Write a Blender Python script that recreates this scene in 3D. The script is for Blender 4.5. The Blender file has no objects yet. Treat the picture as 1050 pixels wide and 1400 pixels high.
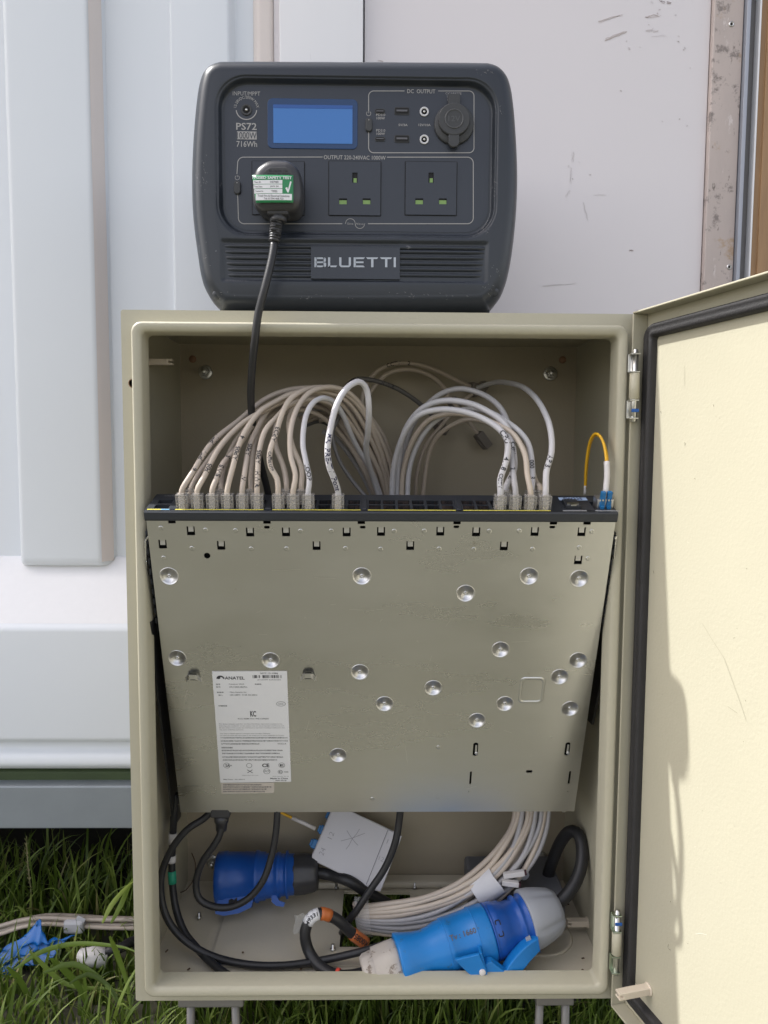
import bpy, bmesh, math, random
import numpy as np
from mathutils import Matrix, Vector
random.seed(7); rng = np.random.RandomState(7)
sc = bpy.context.scene
COL = sc.collection

# ------------------------------------------------------------ camera
F = 1008.5; PIT = .07898; ROL = -.005825; YAW = .014825
CAM = np.array([-.00666, -.725, .56626])
_c, _s = math.cos(YAW), math.sin(YAW); _cp, _sp = math.cos(PIT), math.sin(PIT); _cr, _sr = math.cos(ROL), math.sin(ROL)
_X1 = np.array([_c, -_s, 0]); _Y1 = np.array([_s, _c, 0]); _Z1 = np.array([0, 0, 1.])
FW = _cp*_Y1 - _sp*_Z1; _Z2 = _sp*_Y1 + _cp*_Z1
RT = _cr*_X1 - _sr*_Z2; UP = _sr*_X1 + _cr*_Z2
cd = bpy.data.cameras.new("camera"); cam = bpy.data.objects.new("camera", cd); COL.objects.link(cam)
cd.sensor_fit = 'VERTICAL'; cd.sensor_height = 24.0; cd.lens = 24.0*F/1400; cd.clip_start = .02; cd.clip_end = 400
cam.matrix_world = Matrix([[RT[i], UP[i], -FW[i], CAM[i]] for i in range(3)] + [[0, 0, 0, 1]])
sc.camera = cam

# ------------------------------------------------------------ light
SUN = Vector((-.75, .116, 1.0)).normalized()
w = bpy.data.worlds.new("World"); sc.world = w; w.use_nodes = True
nt = w.node_tree; nt.nodes.clear()
sky = nt.nodes.new('ShaderNodeTexSky'); sky.sky_type = 'NISHITA'; sky.sun_disc = False
sky.sun_elevation = math.asin(SUN.z); sky.sun_rotation = math.atan2(SUN.x, SUN.y)
sky.air_density = 1.0; sky.dust_density = 2.5; sky.ozone_density = .8
bg = nt.nodes.new('ShaderNodeBackground'); bg.inputs[1].default_value = .15
ow = nt.nodes.new('ShaderNodeOutputWorld')
bw = nt.nodes.new('ShaderNodeRGBToBW'); tn = nt.nodes.new('ShaderNodeMix'); tn.data_type = 'RGBA'; tn.blend_type = 'MULTIPLY'; tn.inputs[0].default_value = 1
tn.inputs[7].default_value = (1.10, 1.0, .92, 1)            # warm veil added over the blue sky to warm the shade
mxs = nt.nodes.new('ShaderNodeMix'); mxs.data_type = 'RGBA'; mxs.inputs[0].default_value = .62
nt.links.new(sky.outputs[0], bw.inputs[0]); nt.links.new(bw.outputs[0], tn.inputs[6]); nt.links.new(sky.outputs[0], mxs.inputs[6]); nt.links.new(tn.outputs[2], mxs.inputs[7])
nt.links.new(mxs.outputs[2], bg.inputs[0]); nt.links.new(bg.outputs[0], ow.inputs[0])
sl = bpy.data.lights.new("sun", 'SUN'); sl.energy = 2.25; sl.angle = math.radians(.53); sl.color = (1, .995, .975)
so = bpy.data.objects.new("sun", sl); COL.objects.link(so); so.rotation_euler = SUN.to_track_quat('Z', 'Y').to_euler()
so.location = (-3, 1, 5)
vs = sc.view_settings; vs.view_transform = 'Standard'; vs.look = 'None'; vs.exposure = 1.5; vs.gamma = 1
vs.use_curve_mapping = False

# ------------------------------------------------------------ helpers
def ray(px, py): return FW + RT*(px-525)/F + UP*(700-py)/F
def at(px, py, Y):
    d = ray(px, py); return CAM + d*(Y-CAM[1])/d[1]
def atz(px, py, z):
    d = ray(px, py); return CAM + d*(z-CAM[2])/d[2]
def hit(px, py, P, n):
    d = ray(px, py); return CAM + d*(np.dot(np.array(P)-CAM, n)/np.dot(d, n))

ORG = {}
def tag(o, label=None, cat=None, group=None, kind=None):
    if label: o['label'] = label
    if cat: o['category'] = cat
    if group: o['group'] = group
    if kind: o['kind'] = kind
    return o
def empty(name, loc, label=None, cat=None, group=None):
    o = bpy.data.objects.new(name, None); COL.objects.link(o); o.empty_display_size = .02
    o.location = loc; ORG[o.name] = np.array(loc, float)
    return tag(o, label, cat, group)

class MB:
    def __init__(s): s.v = []; s.f = []; s.sm = []; s.mi = []
    def add(s, V, Fs, smooth=True, mi=0):
        n = len(s.v); s.v += [tuple(p) for p in V]
        s.f += [tuple(i+n for i in f) for f in Fs]; s.sm += [smooth]*len(Fs); s.mi += [mi]*len(Fs); return s
    def box(s, c, d, R=None, b=0, mi=0):
        hx, hy, hz = [k/2 for k in d]
        b = min(b, hx*.9, hy*.9, hz*.9) if b else 0
        if not b:
            V = [(x, y, z) for x in (-hx, hx) for y in (-hy, hy) for z in (-hz, hz)]
            Fs = [(0,1,3,2),(4,6,7,5),(0,4,5,1),(2,3,7,6),(0,2,6,4),(1,5,7,3)]
        else:
            bm = bmesh.new(); bmesh.ops.create_cube(bm, size=1)
            for v in bm.verts: v.co = Vector((v.co.x*2*hx, v.co.y*2*hy, v.co.z*2*hz))
            bmesh.ops.bevel(bm, geom=bm.edges[:], offset=b, segments=2, affect='EDGES', profile=.5)
            bm.verts.index_update()
            V = [tuple(v.co) for v in bm.verts]; Fs = [tuple(v.index for v in f.verts) for f in bm.faces]; bm.free()
        V = np.array(V)
        if R is not None: V = V @ np.array(R).T
        return s.add(V+np.array(c), Fs, False, mi)
    def build(s, name, mat, parent=None, label=None):
        me = bpy.data.meshes.new(name)
        V = np.array(s.v, float)
        if parent is not None: org = ORG[parent.name]
        else:
            org = np.array([(V[:,0].min()+V[:,0].max())/2, (V[:,1].min()+V[:,1].max())/2, V[:,2].min()])
        me.from_pydata((V-org).tolist(), [], s.f); me.update()
        me.polygons.foreach_set('use_smooth', s.sm)
        mats = mat if isinstance(mat, (list, tuple)) else [mat]
        for m in mats: me.materials.append(m)
        if len(mats) > 1: me.polygons.foreach_set('material_index', s.mi)
        o = bpy.data.objects.new(name, me); COL.objects.link(o)
        if parent is None: o.location = org
        else: o.parent = parent
        ORG[o.name] = org
        if label: o['label'] = label
        return o

def basis(d):
    d = np.array(d, float); d /= np.linalg.norm(d)
    u = np.cross(d, (0, 0, 1.)) if abs(d[2]) < .9 else np.cross(d, (1., 0, 0))
    u /= np.linalg.norm(u); return d, u, np.cross(d, u)
def cat_rom(P, step=.006):
    P = np.array(P, float); Q = np.vstack([2*P[0]-P[1], P, 2*P[-1]-P[-2]]); out = []
    for i in range(1, len(Q)-2):
        p0, p1, p2, p3 = Q[i-1], Q[i], Q[i+1], Q[i+2]
        n = max(2, int(np.linalg.norm(p2-p1)/step))
        for k in range(n):
            t = k/n
            out.append(.5*((2*p1)+(p2-p0)*t+(2*p0-5*p1+4*p2-p3)*t*t+(3*p1-p0-3*p2+p3)*t**3))
    out.append(P[-1]); return np.array(out)
def tube(mb, path, r, seg=10, cap=True, mi=0, rf=None):
    P = np.array(path); n = len(P)
    T = np.gradient(P, axis=0); T /= np.linalg.norm(T, axis=1)[:, None]+1e-12
    d, u, v = basis(T[0]); V = []
    for i in range(n):
        u = u - T[i]*np.dot(u, T[i]); u /= np.linalg.norm(u); v = np.cross(T[i], u)
        rr = r if rf is None else r*rf(i/(n-1))
        for k in range(seg):
            a = 2*math.pi*k/seg; V.append(P[i]+rr*(math.cos(a)*u+math.sin(a)*v))
    Fs = [(i*seg+k, i*seg+(k+1) % seg, (i+1)*seg+(k+1) % seg, (i+1)*seg+k) for i in range(n-1) for k in range(seg)]
    mb.add(V, Fs, True, mi)
    if cap:
        mb.f.append(tuple(len(mb.v)-n*seg+k for k in range(seg))[::-1]); mb.sm.append(False); mb.mi.append(mi)
        mb.f.append(tuple(len(mb.v)-seg+k for k in range(seg))); mb.sm.append(False); mb.mi.append(mi)
    return P
def lathe(mb, p0, ax, prof, seg=32, mi=0, sharp=False, mod=None):
    """prof: list of (t along axis, radius)"""
    d, u, v = basis(ax); p0 = np.array(p0, float); V = []
    for (t, r) in prof:
        for k in range(seg):
            a = 2*math.pi*k/seg; rr = r*(mod(t, a) if mod else 1)
            V.append(p0+d*t+rr*(math.cos(a)*u+math.sin(a)*v))
    n = len(prof)
    Fs = [(i*seg+k, (i+1)*seg+k, (i+1)*seg+(k+1) % seg, i*seg+(k+1) % seg) for i in range(n-1) for k in range(seg)]
    if prof[0][1] > 1e-5: Fs.append(tuple(range(seg)))
    if prof[-1][1] > 1e-5: Fs.append(tuple((n-1)*seg+k for k in range(seg))[::-1])
    mb.add(V, Fs, not sharp, mi); return mb
def sharp_prof(pr, e=.0004):
    """double points so that steps keep crisp edges"""
    return pr
def rrect(x0, x1, z0, z1, r, n=6):
    o = []
    for cx, cz, a0 in ((x1-r, z1-r, 0), (x0+r, z1-r, 90), (x0+r, z0+r, 180), (x1-r, z0+r, 270)):
        for k in range(n+1):
            a = math.radians(a0+90*k/n); o.append((cx+r*math.cos(a), cz+r*math.sin(a)))
    return o
def circ(cx, cz, r, n=20): return [(cx+r*math.cos(2*math.pi*k/n), cz+r*math.sin(2*math.pi*k/n)) for k in range(n)]
XZ = (np.array([1, 0, 0.]), np.array([0, 0, 1.]), np.array([0, -1., 0]))     # u, v, outward normal
def prism(mb, out, frame, o, d0, d1, bev=0, mi=0, smooth=False):
    """2D outline extruded from depth d0 (back) to d1 (front) along the frame normal"""
    u, v, n = frame; out = np.array(out, float); o = np.array(o, float)
    area = .5*sum(out[i-1][0]*out[i][1]-out[i][0]*out[i-1][1] for i in range(len(out)))
    if area < 0: out = out[::-1]
    c = out.mean(0)
    def inset(b):
        if not b: return out
        e = np.roll(out, -1, 0)-np.roll(out, 1, 0); nn = np.stack([-e[:, 1], e[:, 0]], 1); nn /= np.linalg.norm(nn, axis=1)[:, None]+1e-12
        return out+nn*b
    loops = [(out, d0), (out, d1-bev)] + ([(inset(bev*.3), d1-bev*.3), (inset(bev), d1)] if bev else [])
    m = len(out); V = []
    for L, d in loops:
        for q in L: V.append(o+u*q[0]+v*q[1]+n*d)
    Fs = [(i*m+k, i*m+(k+1) % m, (i+1)*m+(k+1) % m, (i+1)*m+k) for i in range(len(loops)-1) for k in range(m)]
    mb.add(V, Fs, smooth, mi); b = len(mb.v)-len(V)
    mb.f += [tuple(b+(len(loops)-1)*m+k for k in range(m)), tuple(b+k for k in range(m))[::-1]]; mb.sm += [False]*2; mb.mi += [mi]*2
    return mb
def loops_mesh(mb, L, closed=True, smooth=True, mi=0):
    m = len(L[0]); V = [p for l in L for p in l]
    Fs = [(i*m+k, i*m+(k+1) % m, (i+1)*m+(k+1) % m, (i+1)*m+k) for i in range(len(L)-1) for k in range(m if closed else m-1)]
    return mb.add(V, Fs, smooth, mi)
def curve_fill(splines):
    """a filled 2D outline with holes -> verts (x,y), faces"""
    cu = bpy.data.curves.new("tmp", 'CURVE'); cu.dimensions = '2D'; cu.fill_mode = 'BOTH'
    for s in splines:
        sp = cu.splines.new('POLY'); sp.points.add(len(s)-1)
        for i, p in enumerate(s): sp.points[i].co = (p[0]*100, p[1]*100, 0, 1)
        sp.use_cyclic_u = True
    ob = bpy.data.objects.new("tmp", cu); me = bpy.data.meshes.new_from_object(ob)
    V = [(v.co[0]/100, v.co[1]/100) for v in me.vertices]; Fs = [tuple(p.vertices) for p in me.polygons]
    bpy.data.objects.remove(ob); bpy.data.curves.remove(cu); bpy.data.meshes.remove(me)
    return V, Fs
def sheet(mb, outline, holes, frame, o, thick, mi=0):
    """sheet with real holes; front face at depth 0, thickness behind"""
    u, v, n = frame; o = np.array(o, float)
    V, Fs = curve_fill([outline]+holes)
    mb.add([o+u*p[0]+v*p[1] for p in V], Fs, False, mi)
    mb.add([o+u*p[0]+v*p[1]-n*thick for p in V], [f[::-1] for f in Fs], False, mi)
    for s in [outline]+holes:
        m = len(s)
        loops_mesh(mb, [[o+u*p[0]+v*p[1] for p in s], [o+u*p[0]+v*p[1]-n*thick for p in s]], True, False, mi)
    return mb
_tx = {}
def text_raw(t, bold=0., res=3):
    k = (t, bold, res)
    if k in _tx: return _tx[k]
    cu = bpy.data.curves.new("tmp", 'FONT'); cu.body = t; cu.size = 1; cu.resolution_u = res; cu.offset = bold
    ob = bpy.data.objects.new("tmp", cu); me = bpy.data.meshes.new_from_object(ob)
    V = np.array([tuple(v.co)[:2] for v in me.vertices]) if len(me.vertices) else np.zeros((0, 2)); Fs = [tuple(p.vertices) for p in me.polygons]
    bpy.data.objects.remove(ob); bpy.data.curves.remove(cu); bpy.data.meshes.remove(me)
    _tx[k] = (V, Fs); return _tx[k]
def text(mb, t, o, frame, width=None, height=None, align='C', bold=.0, lift=.0004, mi=0, res=3):
    """flat lettering: o = centre (or left) of the text box; width/height of the inked box"""
    V, Fs = text_raw(t, bold, res)
    if not len(V): return
    lo, hi = V.min(0), V.max(0); sz = hi-lo
    if width is None: sx = sy = height/sz[1]
    elif height is None: sx = sy = width/sz[0]
    else: sx, sy = width/sz[0], height/sz[1]
    V = (V-[lo[0] if align == 'L' else (lo[0]+hi[0])/2, (lo[1]+hi[1])/2])*[sx, sy]
    u, v, n = frame; o = np.array(o, float)+n*lift
    mb.add([o+u*p[0]+v*p[1] for p in V], Fs, False, mi)
def text_arc(mb, t, c, R, a0, a1, frame, h, lift=.0004, bold=0):
    V, Fs = text_raw(t, bold); lo, hi = V.min(0), V.max(0); u, v, n = frame; c = np.array(c, float)+n*lift
    k = h/(hi[1]-lo[1]); P = []
    for p in V:
        a = math.radians(a0+(a1-a0)*(p[0]-lo[0])/(hi[0]-lo[0])); r = R+(p[1]-lo[1])*k; P.append(c+u*r*math.cos(a)+v*r*math.sin(a))
    mb.add(P, Fs, False)
def text_tube(mb, t, path, s0, size, r, flip=False, bold=.02):
    """lettering wrapped on a cable, on the side that faces the camera"""
    P = np.array(path); L = np.r_[0, np.cumsum(np.linalg.norm(np.diff(P, axis=0), axis=1))]
    T = np.gradient(P, axis=0); T /= np.linalg.norm(T, axis=1)[:, None]
    V, Fs = text_raw(t, bold); 
    if not len(V): return
    lo, hi = V.min(0), V.max(0); k = size/(hi[1]-lo[1]); out = []
    for p in V:
        tx, ty = (p[0]-lo[0])*k, (p[1]-(lo[1]+hi[1])/2)*k
        if flip: tx, ty = (hi[0]-lo[0])*k-tx, -ty
        s = min(max(s0+tx, 0), L[-1]); q = np.array([np.interp(s, L, P[:, j]) for j in range(3)])
        tt = np.array([np.interp(s, L, T[:, j]) for j in range(3)]); tt /= np.linalg.norm(tt)
        vw = CAM-q; vw -= tt*np.dot(vw, tt); vw /= np.linalg.norm(vw); ww = np.cross(vw, tt)
        a = ty/r; out.append(q+(r+.00025)*(math.cos(a)*vw+math.sin(a)*ww))
    mb.add(out, Fs, False)
def ribbon(mb, pts, wd, frame, lift=.0004, mi=0, closed=False):
    """a printed line of constant width in a plane; pts in plane 2D"""
    u, v, n = frame; P = np.array(pts, float); 
    if closed: P = np.vstack([P, P[0]])
    T = np.gradient(P, axis=0)
    if closed: T[0] = T[-1] = P[1]-P[-2]
    T /= np.linalg.norm(T, axis=1)[:, None]+1e-12; N = np.stack([-T[:, 1], T[:, 0]], 1)*wd/2
    V = [u*a[0]+v*a[1]+n*lift for q in zip(P-N, P+N) for a in q]
    mb.add(V, [(2*i, 2*i+2, 2*i+3, 2*i+1) for i in range(len(P)-1)], False, mi)

# ------------------------------------------------------------ materials
def mat(name, col, rough=.5, metal=0, bump=0, bscale=300, var=0, vscale=8, spots=None, spot_scale=40, spot_th=.7, spec=.5,
        rvar=0, trans=0, alpha=1, coat=0, stretch=None, bdist=.001, emit=0, spots2=None):
    m = bpy.data.materials.new(name); m.use_nodes = True; N = m.node_tree.nodes; K = m.node_tree.links
    b = N['Principled BSDF']; b.inputs['Base Color'].default_value = (*col, 1); b.inputs['Roughness'].default_value = rough
    b.inputs['Metallic'].default_value = metal; b.inputs['Specular IOR Level'].default_value = spec
    b.inputs['Transmission Weight'].default_value = trans; b.inputs['Alpha'].default_value = alpha; b.inputs['Coat Weight'].default_value = coat
    tc = N.new('ShaderNodeTexCoord'); src = tc.outputs['Object']
    if stretch:
        mp = N.new('ShaderNodeMapping'); mp.inputs['Scale'].default_value = stretch; K.new(src, mp.inputs[0]); vsrc = mp.outputs[0]
    else: vsrc = src
    cur = None
    if var:
        n = N.new('ShaderNodeTexNoise'); n.inputs['Scale'].default_value = vscale; n.inputs['Detail'].default_value = 6; n.inputs['Roughness'].default_value = .65
        K.new(vsrc, n.inputs['Vector'])
        mx = N.new('ShaderNodeMix'); mx.data_type = 'RGBA'
        mx.inputs[6].default_value = (*[c*(1-var) for c in col], 1); mx.inputs[7].default_value = (*[min(1, c*(1+var)) for c in col], 1)
        K.new(n.outputs['Fac'], mx.inputs[0]); cur = mx.outputs[2]
        if rvar:
            mr = N.new('ShaderNodeMapRange'); mr.inputs[1].default_value = .3; mr.inputs[2].default_value = .7; mr.inputs[3].default_value = rough-rvar; mr.inputs[4].default_value = rough+rvar
            K.new(n.outputs['Fac'], mr.inputs[0]); K.new(mr.outputs[0], b.inputs['Roughness'])
    for sp in [(spots, spot_scale, spot_th)] + (spots2 or []):
        if not sp[0]: continue
        n = N.new('ShaderNodeTexNoise'); n.inputs['Scale'].default_value = sp[1]; n.inputs['Detail'].default_value = 8; n.inputs['Roughness'].default_value = .7
        K.new(vsrc if len(sp) > 3 else src, n.inputs['Vector'])
        cr = N.new('ShaderNodeMapRange'); cr.inputs[1].default_value = sp[2]; cr.inputs[2].default_value = sp[2]+.06; K.new(n.outputs['Fac'], cr.inputs[0])
        mx = N.new('ShaderNodeMix'); mx.data_type = 'RGBA'
        if cur: K.new(cur, mx.inputs[6])
        else: mx.inputs[6].default_value = (*col, 1)
        mx.inputs[7].default_value = (*sp[0], 1); K.new(cr.outputs[0], mx.inputs[0]); cur = mx.outputs[2]
    if cur: K.new(cur, b.inputs['Base Color'])
    if bump:
        n = N.new('ShaderNodeTexNoise'); n.inputs['Scale'].default_value = bscale; n.inputs['Detail'].default_value = 3
        K.new(vsrc, n.inputs['Vector']); bp = N.new('ShaderNodeBump'); bp.inputs['Strength'].default_value = bump; bp.inputs['Distance'].default_value = bdist
        K.new(n.outputs['Fac'], bp.inputs['Height']); K.new(bp.outputs[0], b.inputs['Normal'])
    if emit:
        b.inputs['Emission Color'].default_value = (*col, 1); b.inputs['Emission Strength'].default_value = emit
    return m
M = {}
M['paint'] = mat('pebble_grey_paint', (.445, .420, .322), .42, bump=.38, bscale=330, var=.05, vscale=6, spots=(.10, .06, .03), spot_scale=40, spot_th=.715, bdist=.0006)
M['paint_in_shade'] = mat('pebble_grey_paint_shaded', (.375, .325, .24), .45, bump=.3, bscale=330, var=.08, vscale=5, spots=(.13, .09, .055), spot_scale=16, spot_th=.655, bdist=.0006, spots2=[((.16, .06, .02), 45, .70)])  # browner copy of the cabinet paint, interior shade put into its colour
M['gasket'] = mat('black_foam_gasket', (.022, .021, .022), .6, bump=.5, bscale=500, var=.3, vscale=60, spots=(.12, .11, .1), spot_scale=120, spot_th=.72)
M['steel'] = mat('zinc_plated_steel', (.62, .62, .60), .28, 1, var=.12, vscale=40)
M['chrome'] = mat('bright_wire', (.75, .75, .75), .18, 1)
M['galv'] = mat('galvanised_sheet', (.63, .635, .64), .32, 1, bump=.12, bscale=160, var=.13, vscale=5, rvar=.11, stretch=(.5, 1.6, 1.6), spots=(.74, .74, .74), spot_scale=75, spot_th=.67, bdist=.0004, spots2=[((.47, .45, .43), 22, .66)])
M['dish'] = mat('pressed_steel', (.66, .66, .67), .40, 1, var=.1, vscale=90)
M['floor'] = mat('pebble_grey_paint_lit', (.60, .55, .44), .45, bump=.3, bscale=330, var=.08, vscale=7, spots=(.20, .15, .10), spot_scale=22, spot_th=.66, bdist=.0006, spots2=[((.20, .07, .02), 38, .69)])  # paler copy of the cabinet paint, light on the floor put into its colour
M['hole'] = mat('dark_void', (.012, .012, .013), .8)
M['white_grp'] = mat('white_fibreglass', (.73, .765, .81), .4, var=.02, vscale=3, spots=(.3, .28, .27), spot_scale=70, spot_th=.735, bump=.05, bscale=8, bdist=.003)
M['white_grp_speck'] = mat('white_fibreglass_speckled', (.80, .80, .82), .45, var=.03, vscale=120, spots=(.45, .43, .42), spot_scale=160, spot_th=.72)
M['white_panel'] = mat('off_white_laminate', (.73, .695, .71), .35, var=.025, vscale=2.5, spots=(.50, .47, .46), spot_scale=60, spot_th=.72, bump=.06, bscale=5, bdist=.003)
M['white_board'] = mat('white_painted_trim', (.80, .80, .82), .4, var=.03, vscale=8, spots=(.3, .3, .3), spot_scale=30, spot_th=.76, stretch=(1, 1, .08), spots2=[((.5, .5, .53), 60, .66, 1)])
M['beige'] = mat('beige_bounce_tint', (.69, .63, .60), .6, var=.06, vscale=6)  # beige stands for warm light bounced onto white wall sides
M['alu_worn'] = mat('worn_aluminium_strip', (.50, .43, .40), .6, .0, bump=.3, bscale=60, var=.22, vscale=16, rvar=.1, spots=(.24, .205, .19), spot_scale=26, spot_th=.57, stretch=(1, 1, .35), spots2=[((.20, .17, .15), 110, .60, 1), ((.42, .31, .22), 12, .60), ((.62, .56, .54), 70, .60, 1)])
M['alu_blue'] = mat('grey_blue_profile', (.30, .32, .37), .45, .3, var=.1, vscale=10)
M['alu_grey'] = mat('grey_profile', (.17, .165, .165), .5, .2, var=.12, vscale=12)
M['wood'] = mat('varnished_wood', (.33, .20, .10), .5, var=.3, vscale=30, stretch=(4, 4, .4), bump=.2)
M['beam'] = mat('galvanised_beam', (.27, .30, .33), .5, .35, var=.14, vscale=14, spots=(.62, .62, .62), spot_scale=60, spot_th=.69, spots2=[((.1, .1, .1), 30, .69)])
M['algae'] = mat('green_algae_strip', (.05, .075, .03), .7, var=.5, vscale=14, stretch=(1, 1, 3))
M['black_ps'] = mat('charcoal_plastic', (.021, .026, .035), .34, bump=.12, bscale=900, var=.12, vscale=9, spots=(.22, .22, .23), spot_scale=55, spot_th=.675, bdist=.0004)
M['panel_ps'] = mat('charcoal_panel', (.028, .034, .048), .38, bump=.1, bscale=900, var=.08, vscale=12, bdist=.0004)
M['print'] = mat('grey_print', (.36, .35, .34), .5)
M['print_blue'] = mat('silver_blue_print', (.42, .46, .52), .4)
M['tray_print'] = mat('beige_print', (.34, .31, .28), .5)
M['lcd_frame'] = mat('lcd_surround', (.012, .045, .13), .25)
M['lcd'] = mat('lcd_blue', (.035, .13, .36), .3, emit=.10)
M['shutter'] = mat('green_shutter', (.20, .33, .10), .5)
M['rubber'] = mat('black_rubber', (.018, .018, .020), .45, var=.2, vscale=50, bump=.1, bscale=500)
M['rubber_mid'] = mat('dark_rubber_cap', (.045, .047, .050), .6, bump=.1, bscale=700)
M['plug'] = mat('black_plug_plastic', (.040, .040, .044), .38, bump=.1, bscale=700)
M['green_label'] = mat('green_label', (.02, .22, .08), .4, var=.2, vscale=150)
M['white_label'] = mat('white_label', (.74, .74, .76), .45, var=.04, vscale=60, spots=(.3, .25, .22), spot_scale=60, spot_th=.74)
M['cream_label'] = mat('cream_label', (.55, .50, .45), .5, var=.06, vscale=60)
M['ink'] = mat('black_ink', (.03, .03, .035), .5)
M['ink_soft'] = mat('faded_ink', (.10, .10, .11), .5)
M['ink_blue'] = mat('blue_black_ink', (.02, .02, .07), .5)
M['bezel'] = mat('switch_bezel', (.030, .034, .042), .4, bump=.08, bscale=600, var=.1, vscale=30)
M['port'] = mat('port_shell', (.16, .12, .11), .5, .3)
M['yellow_print'] = mat('yellow_strip', (.62, .55, .10), .45, var=.2, vscale=160)
M['blue_print'] = mat('pale_blue_strip', (.20, .42, .60), .45)
M['grey_strip'] = mat('grey_strip', (.30, .31, .33), .45)
M['cab_beige'] = mat('beige_cable_jacket', (.46, .395, .335), .42, var=.10, vscale=30)
M['cab_warm'] = mat('cream_cable_jacket', (.53, .455, .38), .42, var=.09, vscale=30)
M['cab_grey'] = mat('grey_cable_jacket', (.40, .39, .40), .42, var=.06, vscale=30)
M['cab_white'] = mat('white_cable_jacket', (.56, .55, .57), .4, var=.08, vscale=30)
M['cab_dark'] = mat('dark_grey_cable_jacket', (.13, .125, .125), .45, var=.08, vscale=30)
M['clear'] = mat('clear_connector_plastic', (.62, .59, .56), .10, trans=.0, alpha=.30, spec=1)
M['rj_grey'] = mat('grey_connector_boot', (.18, .16, .145), .5)
M['fibre'] = mat('yellow_fibre_jacket', (.75, .42, .02), .4)
M['blue_lc'] = mat('blue_fibre_connector', (.01, .14, .36), .35)
M['white_plastic'] = mat('white_plastic', (.62, .60, .60), .4, var=.05, vscale=20, spots=(.35, .33, .32), spot_scale=40, spot_th=.74)
M['box_white'] = mat('white_terminal_box', (.60, .59, .62), .4, var=.05, vscale=12, spots=(.38, .36, .36), spot_scale=26, spot_th=.72)
M['blue_light'] = mat('bright_blue_plastic', (.010, .19, .55), .36, bump=.08, bscale=300, var=.16, vscale=22, spots=(.05, .13, .25), spot_scale=60, spot_th=.62)
M['blue_dark'] = mat('deep_blue_plastic', (.010, .080, .36), .33, var=.14, vscale=22, spots=(.03, .05, .16), spot_scale=40, spot_th=.70)
M['cap_grey'] = mat('light_grey_plastic', (.31, .325, .36), .5, bump=.1, bscale=300, var=.08, vscale=30)
M['gland_beige'] = mat('grubby_beige_gland', (.46, .42, .38), .6, bump=.4, bscale=120, var=.14, vscale=50, spots=(.2, .16, .13), spot_scale=70, spot_th=.57)
M['jbox'] = mat('dark_grey_box', (.125, .13, .145), .5, var=.06, vscale=20)
M['orange'] = mat('orange_tape', (.48, .13, .03), .45, var=.25, vscale=120)
M['red_tie'] = mat('red_cable_tie', (.75, .09, .06), .4)
M['green_tape'] = mat('green_tape', (.02, .30, .18), .45)
M['tape_white'] = mat('white_tape', (.58, .58, .61), .45, bump=.3, bscale=60, var=.05, vscale=40, bdist=.002)
M['peg'] = mat('cream_nylon', (.66, .58, .47), .45)
M['blue_mark'] = mat('blue_paint_mark', (.01, .09, .35), .5)
M['blue_bag'] = mat('blue_plastic_sheet', (.006, .13, .46), .35)
M['straw'] = mat('trodden_grass', (.125, .125, .065), .8, var=.4, vscale=40)
M['tongue'] = mat('port_tongue', (.10, .10, .11), .4)
M['grass_far'] = mat('ground_turf', (.102, .098, .070), .9, var=.75, vscale=3)
M['soil_shade'] = mat('shade_dark_soil', (.018, .017, .010), .9, var=.5, vscale=30)  # near black: the shade under the cabin is put into this ground colour
M['film'] = mat('clear_film', (.8, .8, .8), .12, alpha=.22, spec=.8)
# ============================================================ ground and grass
GZ = -.13
mb = MB(); mb.add([(-90, -90, GZ), (90, -90, GZ), (90, 90, GZ), (-90, 90, GZ)], [(0, 1, 2, 3)], False)
tag(mb.build('ground', M['grass_far']), kind='structure')
mb = MB(); mb.add([(-2.8, .40, GZ+.004), (2.3, .37, GZ+.004), (2.3, 2.6, GZ+.004), (-2.8, 2.6, GZ+.004)], [(0, 1, 2, 3)], False)  # dark sheet laid over the ground to paint the shade under the cabin
tag(mb.build('soil_shade', M['soil_shade']), kind='structure')

def grass_mat():
    m = bpy.data.materials.new('grass_blade'); m.use_nodes = True; N = m.node_tree.nodes; K = m.node_tree.links
    b = N['Principled BSDF']; b.inputs['Roughness'].default_value = .45
    g = N.new('ShaderNodeNewGeometry'); cr = N.new('ShaderNodeValToRGB'); e = cr.color_ramp.elements
    e[0].position = 0; e[0].color = (.06, .10, .012, 1); e[1].position = 1; e[1].color = (.34, .42, .10, 1)
    x = e.new(.5); x.color = (.14, .22, .03, 1); x = e.new(.93); x.color = (.28, .37, .08, 1); x = e.new(.955); x.color = (.30, .26, .12, 1)
    K.new(g.outputs['Random Per Island'], cr.inputs[0]); K.new(cr.outputs[0], b.inputs['Base Color'])
    t = N.new('ShaderNodeBsdfTranslucent'); K.new(cr.outputs[0], t.inputs[0]); mx = N.new('ShaderNodeMixShader'); mx.inputs[0].default_value = .3
    o = N['Material Output']; K.new(b.outputs[0], mx.inputs[1]); K.new(t.outputs[0], mx.inputs[2]); K.new(mx.outputs[0], o.inputs[0])
    return m
M['blade'] = grass_mat()
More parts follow.
